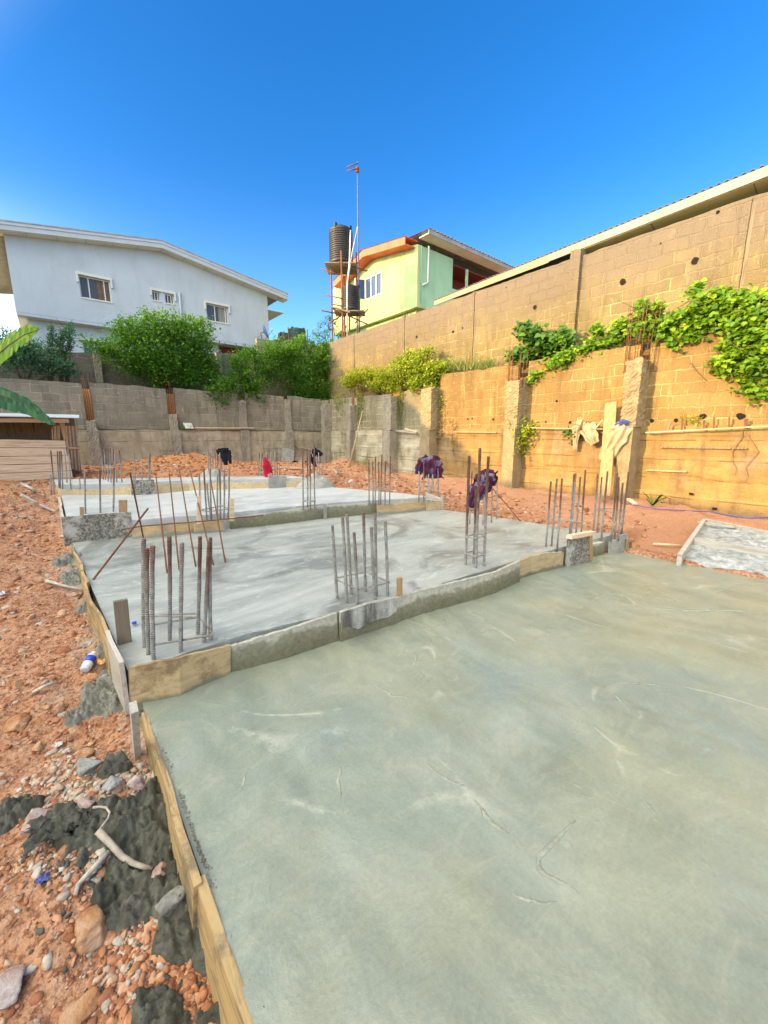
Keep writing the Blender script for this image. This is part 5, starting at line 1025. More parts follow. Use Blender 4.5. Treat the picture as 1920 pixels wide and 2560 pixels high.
# ================================================================ CLOTHES
def limb(mb,pts,ws,side,flat=.35,folds=5,n=28,steps=22,ph=0.,amp=.16):
    pts=np.array(pts,float); L=len(pts); t=np.linspace(0,L-1,steps)
    P=np.stack([np.interp(t,range(L),pts[:,k]) for k in range(3)],-1); 
    for _ in range(2): P[1:-1]=(P[:-2]+2*P[1:-1]+P[2:])/4
    W_=np.interp(t,range(L),ws); sd=np.array(side,float); vs=[]
    for i,p in enumerate(P):
        d=P[min(i+1,steps-1)]-P[max(i-1,0)]; d/=np.linalg.norm(d); s_=sd-d*(sd@d); s_/=np.linalg.norm(s_); q=np.cross(d,s_)
        for k in range(n):
            a=2*math.pi*k/n; r=W_[i]/2*(1+amp*math.sin(folds*a+ph+i*.12)+.10*math.sin(i*.9+a*2+ph))
            vs.append(p+s_*math.cos(a)*r+q*math.sin(a)*r*flat)
    fs=[(i*n+k,i*n+(k+1)%n,(i+1)*n+(k+1)%n,(i+1)*n+k) for i in range(steps-1) for k in range(n)]
    fs+=[tuple(range(n))[::-1],tuple((steps-1)*n+k for k in range(n))]
    mb.add(vs,fs,True)
def drape(mb,pts,ws,side,arch=.35,folds=3.0,amp=.095,nu=46,nv=46,ph=0.):
    """a hanging sheet along a path: lengthwise folds, arched across, ragged ends"""
    pts=np.array(pts,float); L=len(pts); t=np.linspace(0,L-1,nv); P=np.stack([np.interp(t,range(L),pts[:,k]) for k in range(3)],-1)
    for _ in range(3): P[1:-1]=(P[:-2]+2*P[1:-1]+P[2:])/4
    W_=np.interp(t,range(L),ws); sd=np.array(side,float); G=np.zeros((nv,nu,3)); u=np.linspace(-1,1,nu)
    vd=np.array([fw[0],fw[1],0]); vd/=np.linalg.norm(vd)
    for i,p in enumerate(P):
        d=P[min(i+1,nv-1)]-P[max(i-1,0)]; d/=np.linalg.norm(d); s_=sd-d*(sd@d); s_/=np.linalg.norm(s_); q_=np.cross(d,s_); q_*= -1 if q_@vd>0 else 1
        v=i/(nv-1); w_=W_[i]*(1+.10*math.sin(i*.45+ph)); 
        f=amp*W_[i]*np.sin(folds*math.pi*u+ph+1.6*fbm(u*1.1+ph,u*0+v*2.2,2,1.))+amp*.9*W_[i]*fbm(u*2+ph*3,u*0+v*4,3,1.5)
        off=arch*w_*(np.cos(u*math.pi/2)-.4)+f*(.35+.65*v)
        G[i]=p+np.outer(u*w_/2,s_)+np.outer(off,q_)
    e=fbm(u*3+ph,u*0,3,1.)*.12*ws[-1]; G[-1]+=np.outer(e,(P[-1]-P[-3])/np.linalg.norm(P[-1]-P[-3])+1e-6)
    mb.grid(G)
def cloth(name,limbs,mat,label,cat,flat=.35):
    mb=MB()
    for i,(pts,ws,side) in enumerate(limbs): drape(mb,pts,ws,side,flat*.9,ph=i*1.7+len(label)*.37)
    o=mk(name,mb,mat,recalc=False); m=o.modifiers.new('s','SOLIDIFY'); m.thickness=.007; return tag(o,label,cat)
q=lambda x,y,X_=9.68: PX(*Q7(x,y),X_)
cloth('trousers',[([q(350,552,9.75),q(400,560,9.68),q(425,620,9.66),q(463,690,9.66)],[.34,.36,.34,.22],(0,1,.5)),([q(375,548,9.76),q(335,580,9.68),q(328,620,9.67),q(320,732,9.67)],[.16,.26,.16,.08],(0,1,0))],M['trous'],'cream trousers draped over the ledge boards, legs hanging apart','clothes')
cloth('trousers',[([q(655,545,9.40),q(640,600,9.36),q(590,690,9.36),q(515,815,9.40)],[.38,.42,.40,.26],(0,1,.7))],M['trous'],'long cream trousers hanging slantwise between the leaning plank and the column','clothes',.22)
tag(cloth('waist_lining',[([q(605,570,9.36),q(650,545,9.36),q(700,545,9.37)],[.12,.14,.08],(0,1,.6))],M['bluecl'],'blue and grey waistband rag at the top of the slanting trousers','clothes'))
q6=lambda x,y,w_: PD(*Q6(x,y),w_)
wsh=depth(PZ(*Q6(862,1078),.45))+.05
s_=cloth('shirt',[([q6(890,775,wsh),q6(888,830,wsh-.03),q6(890,930,wsh-.03)],[.22,.36,.37],rt),([q6(860,790,wsh),q6(815,815,wsh-.02),q6(795,860,wsh),q6(790,900,wsh)],[.16,.15,.13,.10],rt+np.array([0,0,-.3]))],M['shirt'],'purple and red patterned shirt spread over the cage at the slab tip','clothes',.28)
wsh=depth(PZ(1207,1312,.22))-.05
cloth('shirt',[([q6(1230,880,wsh),q6(1260,930,wsh-.05),q6(1295,985,wsh)],[.24,.40,.24],rt+np.array([0,0,.5])),([q6(1255,950,wsh),q6(1205,1010,wsh-.05),q6(1170,1070,wsh-.02),q6(1150,1130,wsh)],[.26,.30,.22,.10],rt)],M['shirt'],'crumpled dark red patterned shirt hung lopsided on thin rebar','clothes',.28)
w5=depth(PZ(*Q5(218,805),.6)); q5=lambda x,y,w_: PD(*Q5(x,y),w_)
cloth('trousers',[([q5(228,640,w5),q5(250,630,w5),q5(312,625,w5)],[.10,.14,.12],(0,0,1)),([q5(262,632,w5),q5(278,680,w5),q5(291,728,w5)],[.20,.15,.07],rt),([q5(306,625,w5),q5(314,665,w5),q5(321,718,w5)],[.12,.10,.05],rt)],M['blackcl'],'black trousers slung over the far left bar cluster','clothes',.28)
w5=depth(PZ(*Q5(560,812),.62))-.25
cloth('red_cloth',[([q5(560,670,w5),q5(566,740,w5),q5(572,825,w5)],[.05,.14,.07],rt),([q5(575,700,w5),q5(588,750,w5),q5(595,785,w5)],[.07,.12,.10],rt)],M['redcl'],'red cloth hanging from the far cage above the square grey panel','clothes',.28)
w5=depth(PZ(*Q5(905,802),.60)); 
cloth('jacket',[([q5(885,640,w5),q5(905,640,w5),q5(960,655,w5)],[.15,.22,.08],(0,0,1)),([q5(885,650,w5),q5(890,700,w5),q5(910,740,w5)],[.13,.10,.05],rt)],M['blackcl'],'black jacket thrown over the far right rebar cage','clothes',.28)
p=PY(*Q5(800,722),15.4); cloth('dark_bag',[([p+(-.35,0,.05),p,p+(.35,0,.05)],[.18,.34,.15],(0,0,1))],M['blackcl'],'black bag with a pale cloth lying on the soil near the far corner','bag',.28)
p=PY(*Q5(815,716),15.2); cloth('pale_rag',[([p+(-.15,0,.1),p+(.1,-.05,.12)],[.10,.08],(0,0,1))],M['trous'],'pale rag on the black bag near the far corner','clothes')
# ================================================================ THINGS ON AND AGAINST THE WALLS
M['rootw2']=plain('dry_root',(.26,.17,.08),.9,.2,20,.3)
def tb(name,a,b,w_,h,mat,label,cat='board',group=None,upv=(0,0,1)): return tag(mk(name,MB().bar(a,b,w_,h,upv),M[mat]),label,cat,group)
tb('leaning_plank',q(530,1050,9.1),q(575,405,9.62),.24,.045,'woodz','wide orange plank standing upright against the wall left of the tallest column','plank',upv=(1,0,0))
tb('ledge_board',q(30,580,9.70),q(545,588,9.70),.07,.02,'pole','long pale board lying on the ledge left of the tallest column')
tb('ledge_board',q(470,578,9.66),q(515,525,9.7),.10,.03,'plank','short board end sticking up beside the cream trousers')
tb('ledge_board',q(815,612,9.70),q(1230,590,9.70),.05,.02,'woodgrey','grey brown board on the ledge right of the tallest column')
tb('ledge_board',q(1225,590,9.68),q(1800,560,9.68),.05,.025,'pole','board on the ledge under the rightmost vine')
tb('ledge_board',PX(*Q6(1035,607),9.72),PX(*Q6(1330,610),9.72),.06,.02,'pole','sunlit board on the ledge between the second and third columns')
tb('ledge_board',PX(*Q6(1425,572),9.70),PX(*Q6(1659,580),9.70),.05,.02,'pole','thin board on the ledge just right of the second column')
tb('ledge_board',PX(*Q6(640,600),9.72),PX(*Q6(780,615),9.72),.10,.03,'woodgrey','grey broken board on the ledge left of the third column')
tb('ledge_board',PX(*Q6(700,585),9.66),PX(*Q6(785,610),9.72),.07,.03,'plank','small crossed board on the ledge beside the third column')
tb('wall_batten',q(915,714,9.80),q(1515,722,9.80),.02,.03,'woodgz','dark straight batten stuck along the poured wall','batten')
tb('wall_batten',q(815,872,9.78),q(1095,882,9.78),.02,.03,'pole','pale bent stick leaning along the poured wall','stick')
tb('wall_batten',PZ(*Q7(60,1022),.25),PZ(*Q7(300,1055),.25),.04,.03,'pole','pale stick at the foot of the sunny wall','stick')
for i,(x,yb_,yt) in enumerate(((1063,600,515),(1213,590,525),(1283,590,505),(1388,580,505),(1500,585,515),(1515,585,515))): tb('peg',q(x,yb_,9.74),q(x+3,yt,9.76),.025,.025,'rust',('first','second','third','fourth','fifth','last')[i]+' of six rusty pegs along the ledge, from the tallest column','peg','rusty pegs on the ledge')
tb('peg',q(965,592,9.7),q(988,535,9.72),.03,.03,'woodgz','tilted dark peg nearest the tallest column on the ledge','peg')
for i,pts in enumerate((((1480,600),(1480,640),(1410,740),(1405,800),(1440,860),(1435,910)),((1500,610),(1590,740),(1500,850),(1515,910),(1500,960)))):
    tag(mk('root',MB().tube([q(x,y,9.80) for x,y in pts],[.010,.009,.008,.007,.005,.003][:len(pts)],6),M['dryg'] if 0 else M['rootw2']),('left','right')[i]+' thin root creeping down the poured wall below the rightmost vine','root','roots on the poured wall')
for i,(x,y0,y1) in (): tb('rusty_strap',q(x,y0,9.80),q(x-12,y1,9.78),.03,.02,'rust',('left','right')[i]+' rusty metal strap poking from the poured wall','strap','rusty straps')
tag(mk('hanging_twig',MB().tube([PX(*U3(1210,1165),9.85),PX(*U3(1245,1215),9.85),PX(*U3(1310,1275),9.87)],[.01,.008,.004],6),M['dryg']),'thin dry twig curving on the wall below the vine','twig')
# props under the column c1: white chips
tb('wood_scrap',PZ(*Q7(690,1070),.28),PZ(*Q7(745,1108),.2),.10,.03,'plank','pale plank offcut leaning at the foot of the tallest column','wood scrap')
# bamboo pole
tag(mk('bamboo_pole',MB().tube([PZ(*Q5(1138,750),.35),PX(*Q5(1235,350),9.65)],[.035,.022],8),M['pole']),'long pale pole leaning against the mossy far wall','pole')
# back wall
a=PY(*Q4(1362,465),16.35); b=PY(*Q4(1430,507),16.35); tag(mk('white_panel',MB().hexa([(a[0]+.03,16.32,b[2]),(b[0]+.03,16.32,b[2]),(b[0]+.03,16.34,b[2]),(a[0]+.03,16.34,b[2]),(a[0]-.02,16.42,a[2]),(b[0]-.03,16.42,a[2]),(b[0]-.03,16.44,a[2]),(a[0]-.02,16.44,a[2])]),M['white']),'small white panel standing on the ledge of the grey back wall','panel')
tb('ledge_board',PY(*Q5(75,468),16.38),PY(*Q5(480,470),16.38),.10,.035,'plank','long brown board on the back wall ledge beside the white panel')
a=PY(*Q5(682,600),15.9); b=PY(*Q5(762,712),15.7); tag(mk('metal_sheet',MB().poly([(PY(*Q5(680,605),16.2)),(PY(*Q5(725,612),16.2)),(PY(*Q5(762,628),16.2)),(PY(*Q5(758,718),15.9)),(PY(*Q5(675,700),15.9))],.02,(0,1,0)),M['concgrey']),'grey square sheet leaning against the foot of the back wall','sheet')
tb('lying_plank',PZ(*Q5(660,740),.62),PZ(*Q5(1045,762),.42),.14,.04,'plank','long pale plank lying on the orange soil before the far corner','plank')
tag(mk('conduit',MB().tube([PY(*Q5(x,y),16.40) for x,y in ((755,590),(775,600),(790,618),(820,612),(860,625))],.02,6),M['woodgz']),'dark bent conduit on the base of the back wall','pipe')
# blue hose
hp=[(640,1105),(760,1125),(900,1148),(1080,1158),(1250,1165),(1400,1200),(1520,1215),(1659,1212)]
def gp(c,x,y,dz=.02):
    z=.2
    for _ in range(6): p=PZ(*c(x,y),z); z=gz(p[0],p[1])
    p=PZ(*c(x,y),z); p[2]+=dz; return p
M['hose']=plain('purple_blue_hose',(.12,.09,.35),.5,.1,5,0)
tag(mk('hose',MB().tube([gp(Q7,x,y) for x,y in hp],.009,6),M['hose']),'thin violet hose snaking over the soil beside the sunny wall','hose')
# ================================================================ LEFT SOIL CLUTTER
def gpn(c,x,y,dz=0.): return gp(c,x,y,dz)
def stick(c,pts,r,mat,label,cat='stick',name='stick'):
    P=[gpn(c,x,y,r*.8+dz) for x,y,dz in pts]; return tag(mk(name,MB().tube(P,[r*(1-.5*i/len(P)) for i in range(len(P))],7),M[mat]),label,cat)
M['rootw']=plain('pale_root',(.42,.36,.27),.85,.25,30,.4)
stick(R4,[(560,437,.05),(600,438,.055),(640,447,.06),(662,480,.06),(650,510,.055),(615,550,.05),(570,590,.04)],.006,'rootw','thin pale curled root on the dark mortar spill','root','root')
stick(R4,[(595,590,.05),(660,665,.06),(735,750,.06),(800,785,.055),(850,797,.05),(910,800,.04)],.014,'rootw','thick pale crooked root lying across the dark mortar spill','root','root')
stick(R4,[(655,700,.04),(560,785,.03),(470,870,.02),(450,920,.01)],.012,'woodgrey','forked pale stick below the thick root')
stick(R4,[(1075,665,.02),(1140,612,.05)],.006,'rootw','small white stick poking up beside the wood form')
stick(R1,[(280,622,.03),(380,650,.03),(495,668,.02)],.016,'woodgrey','white edged slat on the soil beside the tan side board','wood scrap','wood_scrap')
stick(R1,[(130,110,.04),(230,165,.04),(330,205,.03)],.03,'woodgrey','long grey plank offcut lying left of the second step','wood scrap','wood_scrap')
stick(R1,[(130,40,.04),(200,75,.04)],.03,'woodgrey','short white offcut at the top of the left soil slope','wood scrap','wood_scrap')
stick(R1,[(195,90,.04),(270,130,.04),(345,150,.02)],.028,'woodgz','dark offcut between the white offcut and the long grey one','wood scrap','wood_scrap')
stick(R1,[(200,1275,.01),(270,1240,.015),(340,1212,.01)],.012,'woodgrey','pale twig on the gravel left of the bottle','stick')
stick(Q7,[(860,1398,.02),(980,1408,.03),(1085,1412,.02)],.02,'plank','reddish stick on the soil left of the timber frame','stick')
b=gpn(R4,910,200,.0); tb('wood_scrap',b,gpn(R4,918,140,.07)+(.02,0,0),.02,.012,'woodgrey','small grey chip standing beside the side form','wood scrap')
# bottle
p1=gpn(R1,505,1155,.035); p2=gpn(R1,560,1050,.035); ax=(p2-p1); Lb=np.linalg.norm(ax); ax/=Lb
bt_=empty('plastic_bottle',(p1+p2)/2-(0,0,.03),'crushed clear plastic bottle with a blue and white wrapper on the red soil','bottle')
M['clear']=plain('clear_plastic',(.60,.66,.70),.15,.1,5,0,spec=.8); M['bluelab']=plain('blue_label',(.02,.07,.55),.4,.2,30,0); M['redlab']=plain('orange_wrapper',(.80,.35,.12),.4,.5,60,.2); M['whitelab']=plain('white_label',(.75,.76,.8),.5,.1,30,0)
f=lambda t_:p1+ax*Lb*t_
mk('bottle_body',MB().tube([f(0),f(.04),f(.3),f(.5),f(.75),f(.86),f(.93),f(1.)],[.018,.030,.031,.028,.031,.026,.013,.012],14),M['clear'],bt_)
mk('label_band',MB().tube([f(.42),f(.55),f(.72)],[.0315,.0305,.0325],14),M['bluelab'],bt_); mk('white_band',MB().tube([f(.14),f(.25),f(.40)],[.0325,.0322,.0318],14),M['whitelab'],bt_)
mk('bottle_neck',MB().tube([f(.94),f(1.03)],[.0145,.0145],12),M['whitelab'],bt_)
def crumple(name,c,rx,ry,h,mat,label,cat,n=9,seed=0):
    u=np.linspace(-1,1,n); X_,Y_=np.meshgrid(u,u,indexing='ij'); z=np.abs(fbm(X_*1.5+seed,Y_*1.5,3,1.6))*h*2+.006; k=1-.25*RS.rand(n,n)
    m_=MB(); m_.grid(np.stack([c[0]+X_*rx*k,c[1]+Y_*ry*k,c[2]+z],-1),False); o=mk(name,m_,M[mat],recalc=False); s2=o.modifiers.new('s','SOLIDIFY'); s2.thickness=.002; return tag(o,label,cat)
crumple('wrapper',gpn(R1,622,1080),.05,.035,.02,'redlab','crumpled orange and white food wrapper beside the bottle','wrapper',seed=3)
crumple('paper_scrap',gpn(R1,350,1573),.018,.018,.01,'white','small white paper scrap on the red soil','paper',seed=5)
crumple('plastic_scrap',gpn(R1,8,680),.03,.05,.03,'clear','clear plastic scrap at the left photo edge','plastic scrap',seed=9)
crumple('cement_bag_scrap',gpn(R4,350,520,.03),.11,.09,.03,'mud','dark flattened bag scrap lying on the mortar spill','bag scrap',14,seed=12)
crumple('paper_scrap',gpn(R4,350,10),.018,.02,.01,'white','crumpled white paper scrap nearer the camera than the other','paper',seed=15)
p=PZ(*R1(795,851),.235); tag(mk('bottle_cap',MB().lathe([(.005,0),(.016,0),(.017,.012),(.014,.014),(.004,.014)],p,14),M['bluelab']),'small blue bottle cap on the slab beside the dark stake','bottle cap')
crumple('wrapper',gpn(R4,255,810),.022,.018,.012,'bluecl','shiny dark blue crumpled scrap on the red soil','wrapper',seed=21)
# rocks
import bmesh
def ico(sub):
    bm=bmesh.new(); bmesh.ops.create_icosphere(bm,subdivisions=sub,radius=1); v=np.array([x.co[:] for x in bm.verts]); f=[[q_.index for q_ in x.verts] for x in bm.faces]; bm.free(); return v,np.array(f)
I1,F1=ico(1); I3,F3=ico(4)
def rock(c,sz,mat,label,seed,group='larger rocks on the red soil'):
    v=I3.copy(); r=np.ones(len(v)); rs=np.random.RandomState(seed)
    for _ in range(16):
        d=rs.randn(3); d/=np.linalg.norm(d); h=rs.uniform(.45,.85); r=np.minimum(r,np.where(v@d>0,h/np.maximum(v@d,1e-3),9))
    r*=1+.18*fbm(v[:,0]*2+seed,v[:,1]*2+v[:,2]*1.5,4,1.4); v=v*r[:,None]*np.array(sz)
    a=rs.rand()*6; R_=np.array([[math.cos(a),-math.sin(a),0],[math.sin(a),math.cos(a),0],[0,0,1]]); v=v@R_.T
    m_=MB(); m_.add(v+np.array(c)+(0,0,sz[2]*.25),[tuple(x) for x in F3],True); return tag(mk('rock',m_,M[mat]),label,'rock',group)
rk=[(R4,1020,1010,.062,'rockg','largest grey rough rock on the dark spill near the wood form'),(R4,205,490,.072,'rockp','pink and white granite rock at the left end of the mortar spill'),(R4,540,185,.062,'rockg','angular grey and orange rock above the curled root'),(R4,525,1130,.070,'rocko','large smooth orange rock on bare red soil'),(R4,505,400,.038,'rockp','rounded pale rock between the bag scrap and curled root'),(R4,820,290,.045,'rockp','flat pinkish rock nearest the side form, above the spill'),(R4,955,810,.035,'rockp','small yellowish rock at the end of the thick root'),(R4,670,290,.04,'rockg','pale grey rock between the angular rock and the flat one'),(R4,25,1490,.075,'rockp','pale rock cut off by the left photo edge near the bottom'),(R4,470,1600,.055,'rocko','orange rock at the bottom edge of the photo'),(R4,375,640,.03,'rocko','small orange rock below the bag scrap'),(R1,110,1470,.095,'rocko','broad flat orange rock at the left edge of the soil'),(R1,545,1175,.045,'rocko','round orange rock touching the bottle'),(R1,690,1190,.06,'rockg','grey mortar lump against the side form beside the bottle'),(R1,100,1225,.055,'rocko','pale orange rock above the broad flat one'),(R1,620,1180,.05,'rockg','flat grey lump below the wrapper'),(R1,240,345,.10,'rocko','orange brick like lump beside the speckled panel'),(R1,350,1360,.045,'rocko','orange rock midway between bottle and broad flat rock'),(R1,280,1350,.035,'rocko','smaller orange rock left of its middling neighbour'),(R1,500,1640,.05,'rocko','orange brown rock just above the grey angular rock'),(R1,230,1590,.04,'rocko','small pale orange rock beside the white paper'),(Q7,70,1240,.09,'rockp','pale rock on the soil behind the red topped cage'),(Q6,1620,1240,.07,'rocko','orange rock at the foot of the slanting thin rod'),(Q6,330,955,.10,'rockp','pale rock on the soil behind the rusty slab edge cage'),(Q4,1300,790,.14,'rockp','whitish lump on the orange soil at the far left')]
for i,(c,x,y,s_,mt_,lb) in enumerate(rk): s_*=1.25 if c is R4 else 1.1; dz_=.045 if (c is R4 and i in (0,2,4,5,6,7)) else 0.; rock(gpn(c,x,y)+(0,0,dz_),(s_*RS.uniform(.85,1.1),s_*RS.uniform(.7,.9),s_*RS.uniform(.5,.7)),mt_,lb,i+11)
# mortar spill beside the form
def spill(name,blobs,seed,mat,h=.05,st=.007):
    cs=[(gpn(R4 if k==4 else R1,x,y),r) for k,x,y,r in blobs]; P_=np.array([c for c,_ in cs]); R_=np.array([r for _,r in cs])
    x0,x1=P_[:,0].min()-.3,min(.22,P_[:,0].max()+.3); y0,y1=P_[:,1].min()-.3,P_[:,1].max()+.3
    X_,Y_=np.meshgrid(np.arange(x0,x1,st),np.arange(y0,y1,st),indexing='ij'); e=np.full(X_.shape,-1.)
    for c,r in zip(P_,R_): e=np.maximum(e,1-np.hypot(X_-c[0],Y_-c[1])/r)
    e=e+fbm(X_,Y_,5,9.)*.95; z=ground_h(X_,Y_)+np.clip(e,-.4,.5)*h*1.3+(np.abs(fbm(X_+9,Y_,4,18.))*.075+np.abs(fbm(X_,Y_+3,3,42.))*.045+fbm(X_,Y_,3,50)*.012)*np.clip(e*4,0,1)-.006
    o=big_grid(name,np.stack([X_,Y_,z],-1),mat); return o
o=spill('mortar_spill',[(4,400,510,.13),(4,520,520,.12),(4,750,470,.15),(4,900,600,.18),(4,820,880,.12),(4,1020,800,.15),(4,1130,1000,.12),(4,700,160,.07),(4,900,400,.14),(4,1180,1150,.08),(4,800,1010,.09),(4,1080,620,.13),(4,1180,900,.10),(4,1230,1200,.07),(4,1450,1500,.10),(4,1500,1640,.10),(4,1400,1560,.09),(4,950,1620,.07),(4,30,450,.10)],1,M['mud']); tag(o,'dark lumpy mortar spill on the soil along the wet slab form','mortar spill',kind='stuff')
M['mudg']=m_rock('grey_mortar_spill',(.16,.155,.12),(.26,.255,.205),(.38,.37,.31))
o=spill('mortar_spill',[(1,640,1300,.16),(1,560,1370,.12),(1,690,1240,.14),(1,700,1120,.09),(1,640,880,.16),(1,560,760,.14),(1,470,590,.16),(1,430,470,.18),(1,520,540,.14),(1,660,980,.09)],5,M['mudg'],.035); tag(o,'smoother grey mortar smears at the foot of the plywood corner and side boards','mortar spill',kind='stuff')
# rubble
I2,F2=ico(2); LIB=[]
for k in range(14):
    rs=np.random.RandomState(100+k); r=np.ones(len(I2))
    for _ in range(9):
        d=rs.randn(3); d/=np.linalg.norm(d); hh_=rs.uniform(.35,.8); r=np.minimum(r,np.where(I2@d>0,hh_/np.maximum(I2@d,1e-3),9))
    LIB.append(I2*r[:,None]*1.35)
LIB=np.array(LIB)
def gravel(name,xy,sz,label,fine=True):
    n=len(xy); I1=LIB[RS.randint(0,len(LIB),n)]; F1=F2; z=ground_h(xy[:,0],xy[:,1]); s_=sz[:,None,None]*(RS.rand(n,1,3)*.6+.55); v=I1*(1+.12*(RS.rand(n,I1.shape[1],1)-.5))*s_; a=RS.rand(n)*6.3; c_,q_=np.cos(a),np.sin(a)
    x=v[...,0]*c_[:,None]-v[...,1]*q_[:,None]; y=v[...,0]*q_[:,None]+v[...,1]*c_[:,None]; V=np.stack([x+xy[:,0,None],y+xy[:,1,None],v[...,2]*.7+z[:,None]+sz[:,None]*.02],-1).reshape(-1,3)
    Fa=(F1[None]+np.arange(n)[:,None,None]*I1.shape[1]).reshape(-1,3); me=bpy.data.meshes.new(name); me.vertices.add(len(V)); me.vertices.foreach_set('co',V.ravel()); me.loops.add(Fa.size); me.loops.foreach_set('vertex_index',Fa.ravel()); me.polygons.add(len(Fa)); me.polygons.foreach_set('loop_start',np.arange(0,Fa.size,3)); me.update(calc_edges=True)
    tn=np.clip(RS.rand(n)**1.3*(.75 if True else 1),0,1); g_=fbm(xy[:,0]*2,xy[:,1]*2,3,1)>.12; left=(xy[:,0]<.3)&(RS.rand(n)<.20); tn=np.where(left&(g_|(RS.rand(n)<.35)),RS.uniform(.62,.92,n),tn)
    a_=me.attributes.new('tint','FLOAT','FACE'); a_.data.foreach_set('value',np.repeat(tn,len(F1)).astype(np.float32)); me.materials.append(M['gravel']); o=bpy.data.objects.new(name,me); COL.objects.link(o); return tag(o,label,'rubble',kind='stuff')
n=11500; X_=RS.uniform(-1.6,.17,n); Y_=.25+RS.rand(n)**1.5*4.5; dens_=fbm(X_,Y_,3,1.5)+.35*np.clip((X_+.9)/1.,0,1); k=dens_>RS.uniform(-.25,.45,n); xy=np.stack([X_,Y_],-1)[k]
gravel('gravel',xy,.0025+.018*RS.rand(len(xy))**6+.004*(xy[:,1]>1.5),'loose stones and clods scattered over the red soil on the left')
n=3500; X_=RS.uniform(-2.5,.0,n); Y_=RS.uniform(3.5,12,n); xy=np.stack([X_,Y_],-1); gravel('gravel',xy,.008+.04*RS.rand(n)**4,'clods over the farther left soil slope')
n=9000; X_=RS.uniform(4.6,8.6,n); Y_=RS.uniform(.8,13,n); inside=((X_<6.3)&(Y_<2.2))|((X_<5.98)&(Y_<5.0))|((X_<5.5-(Y_-4.9)*.27)&(Y_<8.2))|(X_>6.9)&(Y_<2.2); k=~inside&(RS.rand(n)<np.clip(1.3-(X_-5.5)*.45,.12,1)); xy=np.stack([X_,Y_],-1)[k]; gravel('gravel',xy,.010+.06*RS.rand(len(xy))**3.5,'red clods heaped along the right edge of the slabs')
n=7000; X_=RS.uniform(-.5,9.3,n); Y_=RS.uniform(11.2,16.3,n); xy=np.stack([X_,Y_],-1); gravel('gravel',xy,.012+.06*RS.rand(n)**3.5,'orange clods over the heaps before the back wall')

# crumbs of wet mortar over the spills and along the slab's ragged edge
_g=M['gravel']; M['gravel']=M['mud']
pts=[]
for c_,x_,y_,r_,n_ in ((R4,520,520,.22,260),(R4,780,500,.22,320),(R4,900,640,.24,320),(R4,850,900,.22,300),(R4,1060,900,.2,320),(R4,1180,1120,.15,220),(R4,1400,1560,.16,240),(R4,1000,1600,.16,160),(R4,700,190,.14,120),(R4,1050,420,.12,150)):
    p=gpn(c_,x_,y_); q_=p[:2]+RS.randn(n_,2)*r_*.55; pts.append(q_[q_[:,0]<.2])
xy=np.concatenate(pts); gravel('mortar_crumbs',xy,.004+.013*RS.rand(len(xy))**2.5,'dark crumbs of mortar scattered over and around the spill')
M['gravel']=M['mudg']; n=1500; Y_=.25+RS.rand(n)**1.3*2.1; X_=.255+np.abs(RS.randn(n))*.05*np.clip(1.3-Y_,.12,1.)*(.4+np.clip(vn(Y_*6,Y_*0)+.5,0,1)); _gh=ground_h
ground_h=lambda x,y,rough=True:np.zeros_like(x)-.002
gravel('mortar_crumbs',np.stack([X_,Y_],-1),.0015+.006*RS.rand(n)**2.5,'dark crusty mortar crumbs along the left edge of the wet slab')
ground_h=_gh; M['gravel']=_g

# dense rubble on the slope beside the form, and dusty grey rubble above the spill
def patchg(name,lst,label,sz0,sz1,tint=None):
    P=[]
    for x_,y_,r_,n_ in lst:
        p=gpn(R4,x_,y_); q_=p[:2]+RS.randn(n_,2)*r_*.5; P.append(q_[q_[:,0]<.19])
    xy=np.concatenate(P); o=gravel(name,xy,sz0+sz1*RS.rand(len(xy))**2.5,label)
    if tint:
        a=o.data.attributes['tint']; n=len(xy); a.data.foreach_set('value',np.repeat(RS.uniform(tint[0],tint[1],n),len(F2)).astype(np.float32))
patchg('rubble',[(1000,1180,.16,420),(1150,1300,.15,420),(900,1300,.2,420),(1000,1450,.22,420),(1250,1420,.12,320),(650,1100,.2,260),(1180,1550,.16,260)],'reddish rubble covering the slope below the mortar spill',.003,.018,(0.,.62))
patchg('rubble',[(350,180,.16,260),(520,290,.16,260),(650,300,.14,200),(420,330,.14,160),(800,1200,.14,140),(300,620,.16,160),(850,1350,.12,120),(560,700,.1,90),(820,180,.12,160)],'dusty grey rubble around the mortar spill',.003,.017,(.55,.9))
_gh=ground_h; ground_h=lambda x,y,rough=True:np.zeros_like(x)-.003; _g=M['gravel']; M['gravel']=M['mud']
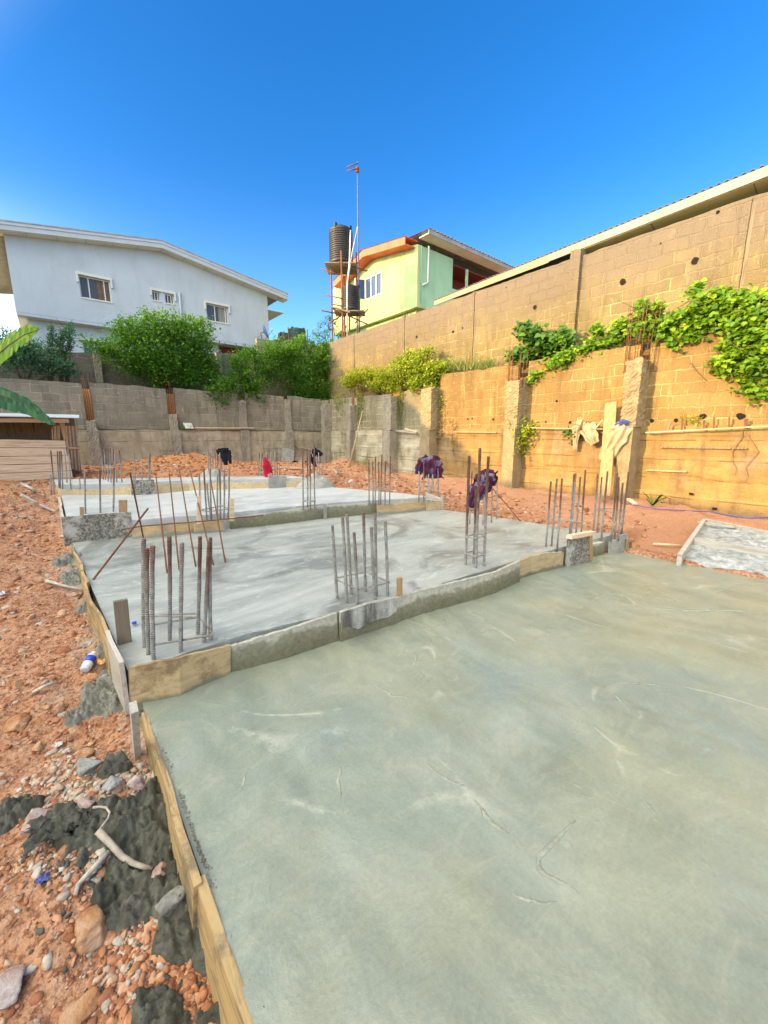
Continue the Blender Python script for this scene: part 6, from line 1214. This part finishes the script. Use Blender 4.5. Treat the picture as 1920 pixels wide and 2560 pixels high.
n=900; Y_=.2+RS.rand(n)*.75; X_=.262+np.abs(RS.randn(n))*.06*np.clip(1.-Y_,.12,.8)*(.5+np.clip(vn(Y_*9,Y_*0+4)+.5,0,1)); gravel('mortar_crumbs',np.stack([X_,Y_],-1),.002+.009*RS.rand(n)**2.2,'coarse dark mortar lumps on the wet slab beside the nearest form board')
ground_h=_gh; M['gravel']=_g

# ridges the float left standing on the wet screed
SLB=bpy.data.objects['screed_slab']; R5=crop(600,1860,700/1659); R6=crop(1220,1860,700/1659)
M['ridge']=m_conc('screed_ridge',(.34,.355,.27),(.29,.31,.23),sc=9,bs=.6,stain=.5)
for c_,pl,r_ in ((R6,((520,455),(470,500),(400,570),(345,630),(292,680),(300,730),(350,775),(420,815),(480,850),(545,900)),.011),(R6,((150,880),(200,910),(270,930),(340,945),(400,935)),.007),(R6,((900,300),(950,360),(1010,420)),.008),(R5,((600,140),(585,200),(590,270),(600,330)),.007),(R5,((45,150),(20,220),(0,270)),.006),(R5,((1385,340),(1440,400),(1500,480),(1590,540)),.011),(R2,((800,1215),(850,1245),(900,1285),(960,1290),(1025,1300)),.010),(R2,((930,1050),(985,1010),(1050,1040),(1030,1100)),.008),(R3,((780,1200),(860,1205),(960,1210),(1060,1228)),.010),(R3,((745,1262),(780,1300),(840,1350)),.010),(R3,((1340,665),(1480,625),(1659,610)),.014),(R3,((540,760),(640,700),(740,665)),.012),(R3,((980,760),(1150,775),(1400,770),(1659,790)),.016),(R5,((1090,120),(1200,200),(1330,250)),.008)):
    P=[PZ(*c_(x,y),.0) for x,y in pl]; n=len(P)*6; t_=np.linspace(0,len(P)-1,n); A=np.stack([np.interp(t_,range(len(P)),[p[k] for p in P]) for k in range(3)],-1)
    for _ in range(4): A[1:-1]=(A[:-2]+2*A[1:-1]+A[2:])/4
    A[:,0]+=fbm(A[:,0]*22,A[:,1]*22,3,1.)*.012; A[:,2]=.010*(fbm(A[:,0],A[:,1],5,1.3)*1.4+fbm(A[:,0]*1.6,A[:,1]*.7,4,6)*.6)
    rr=[r_*(.25+.75*math.sin(math.pi*(i+.5)/n))*(1+.5*(RS.rand()-.5)) for i in range(n)]
    o=mk('trowel_ridge',MB().tube(A,rr,8,flat=.38),M['ridge'],loc=np.zeros(3)); o.parent=SLB
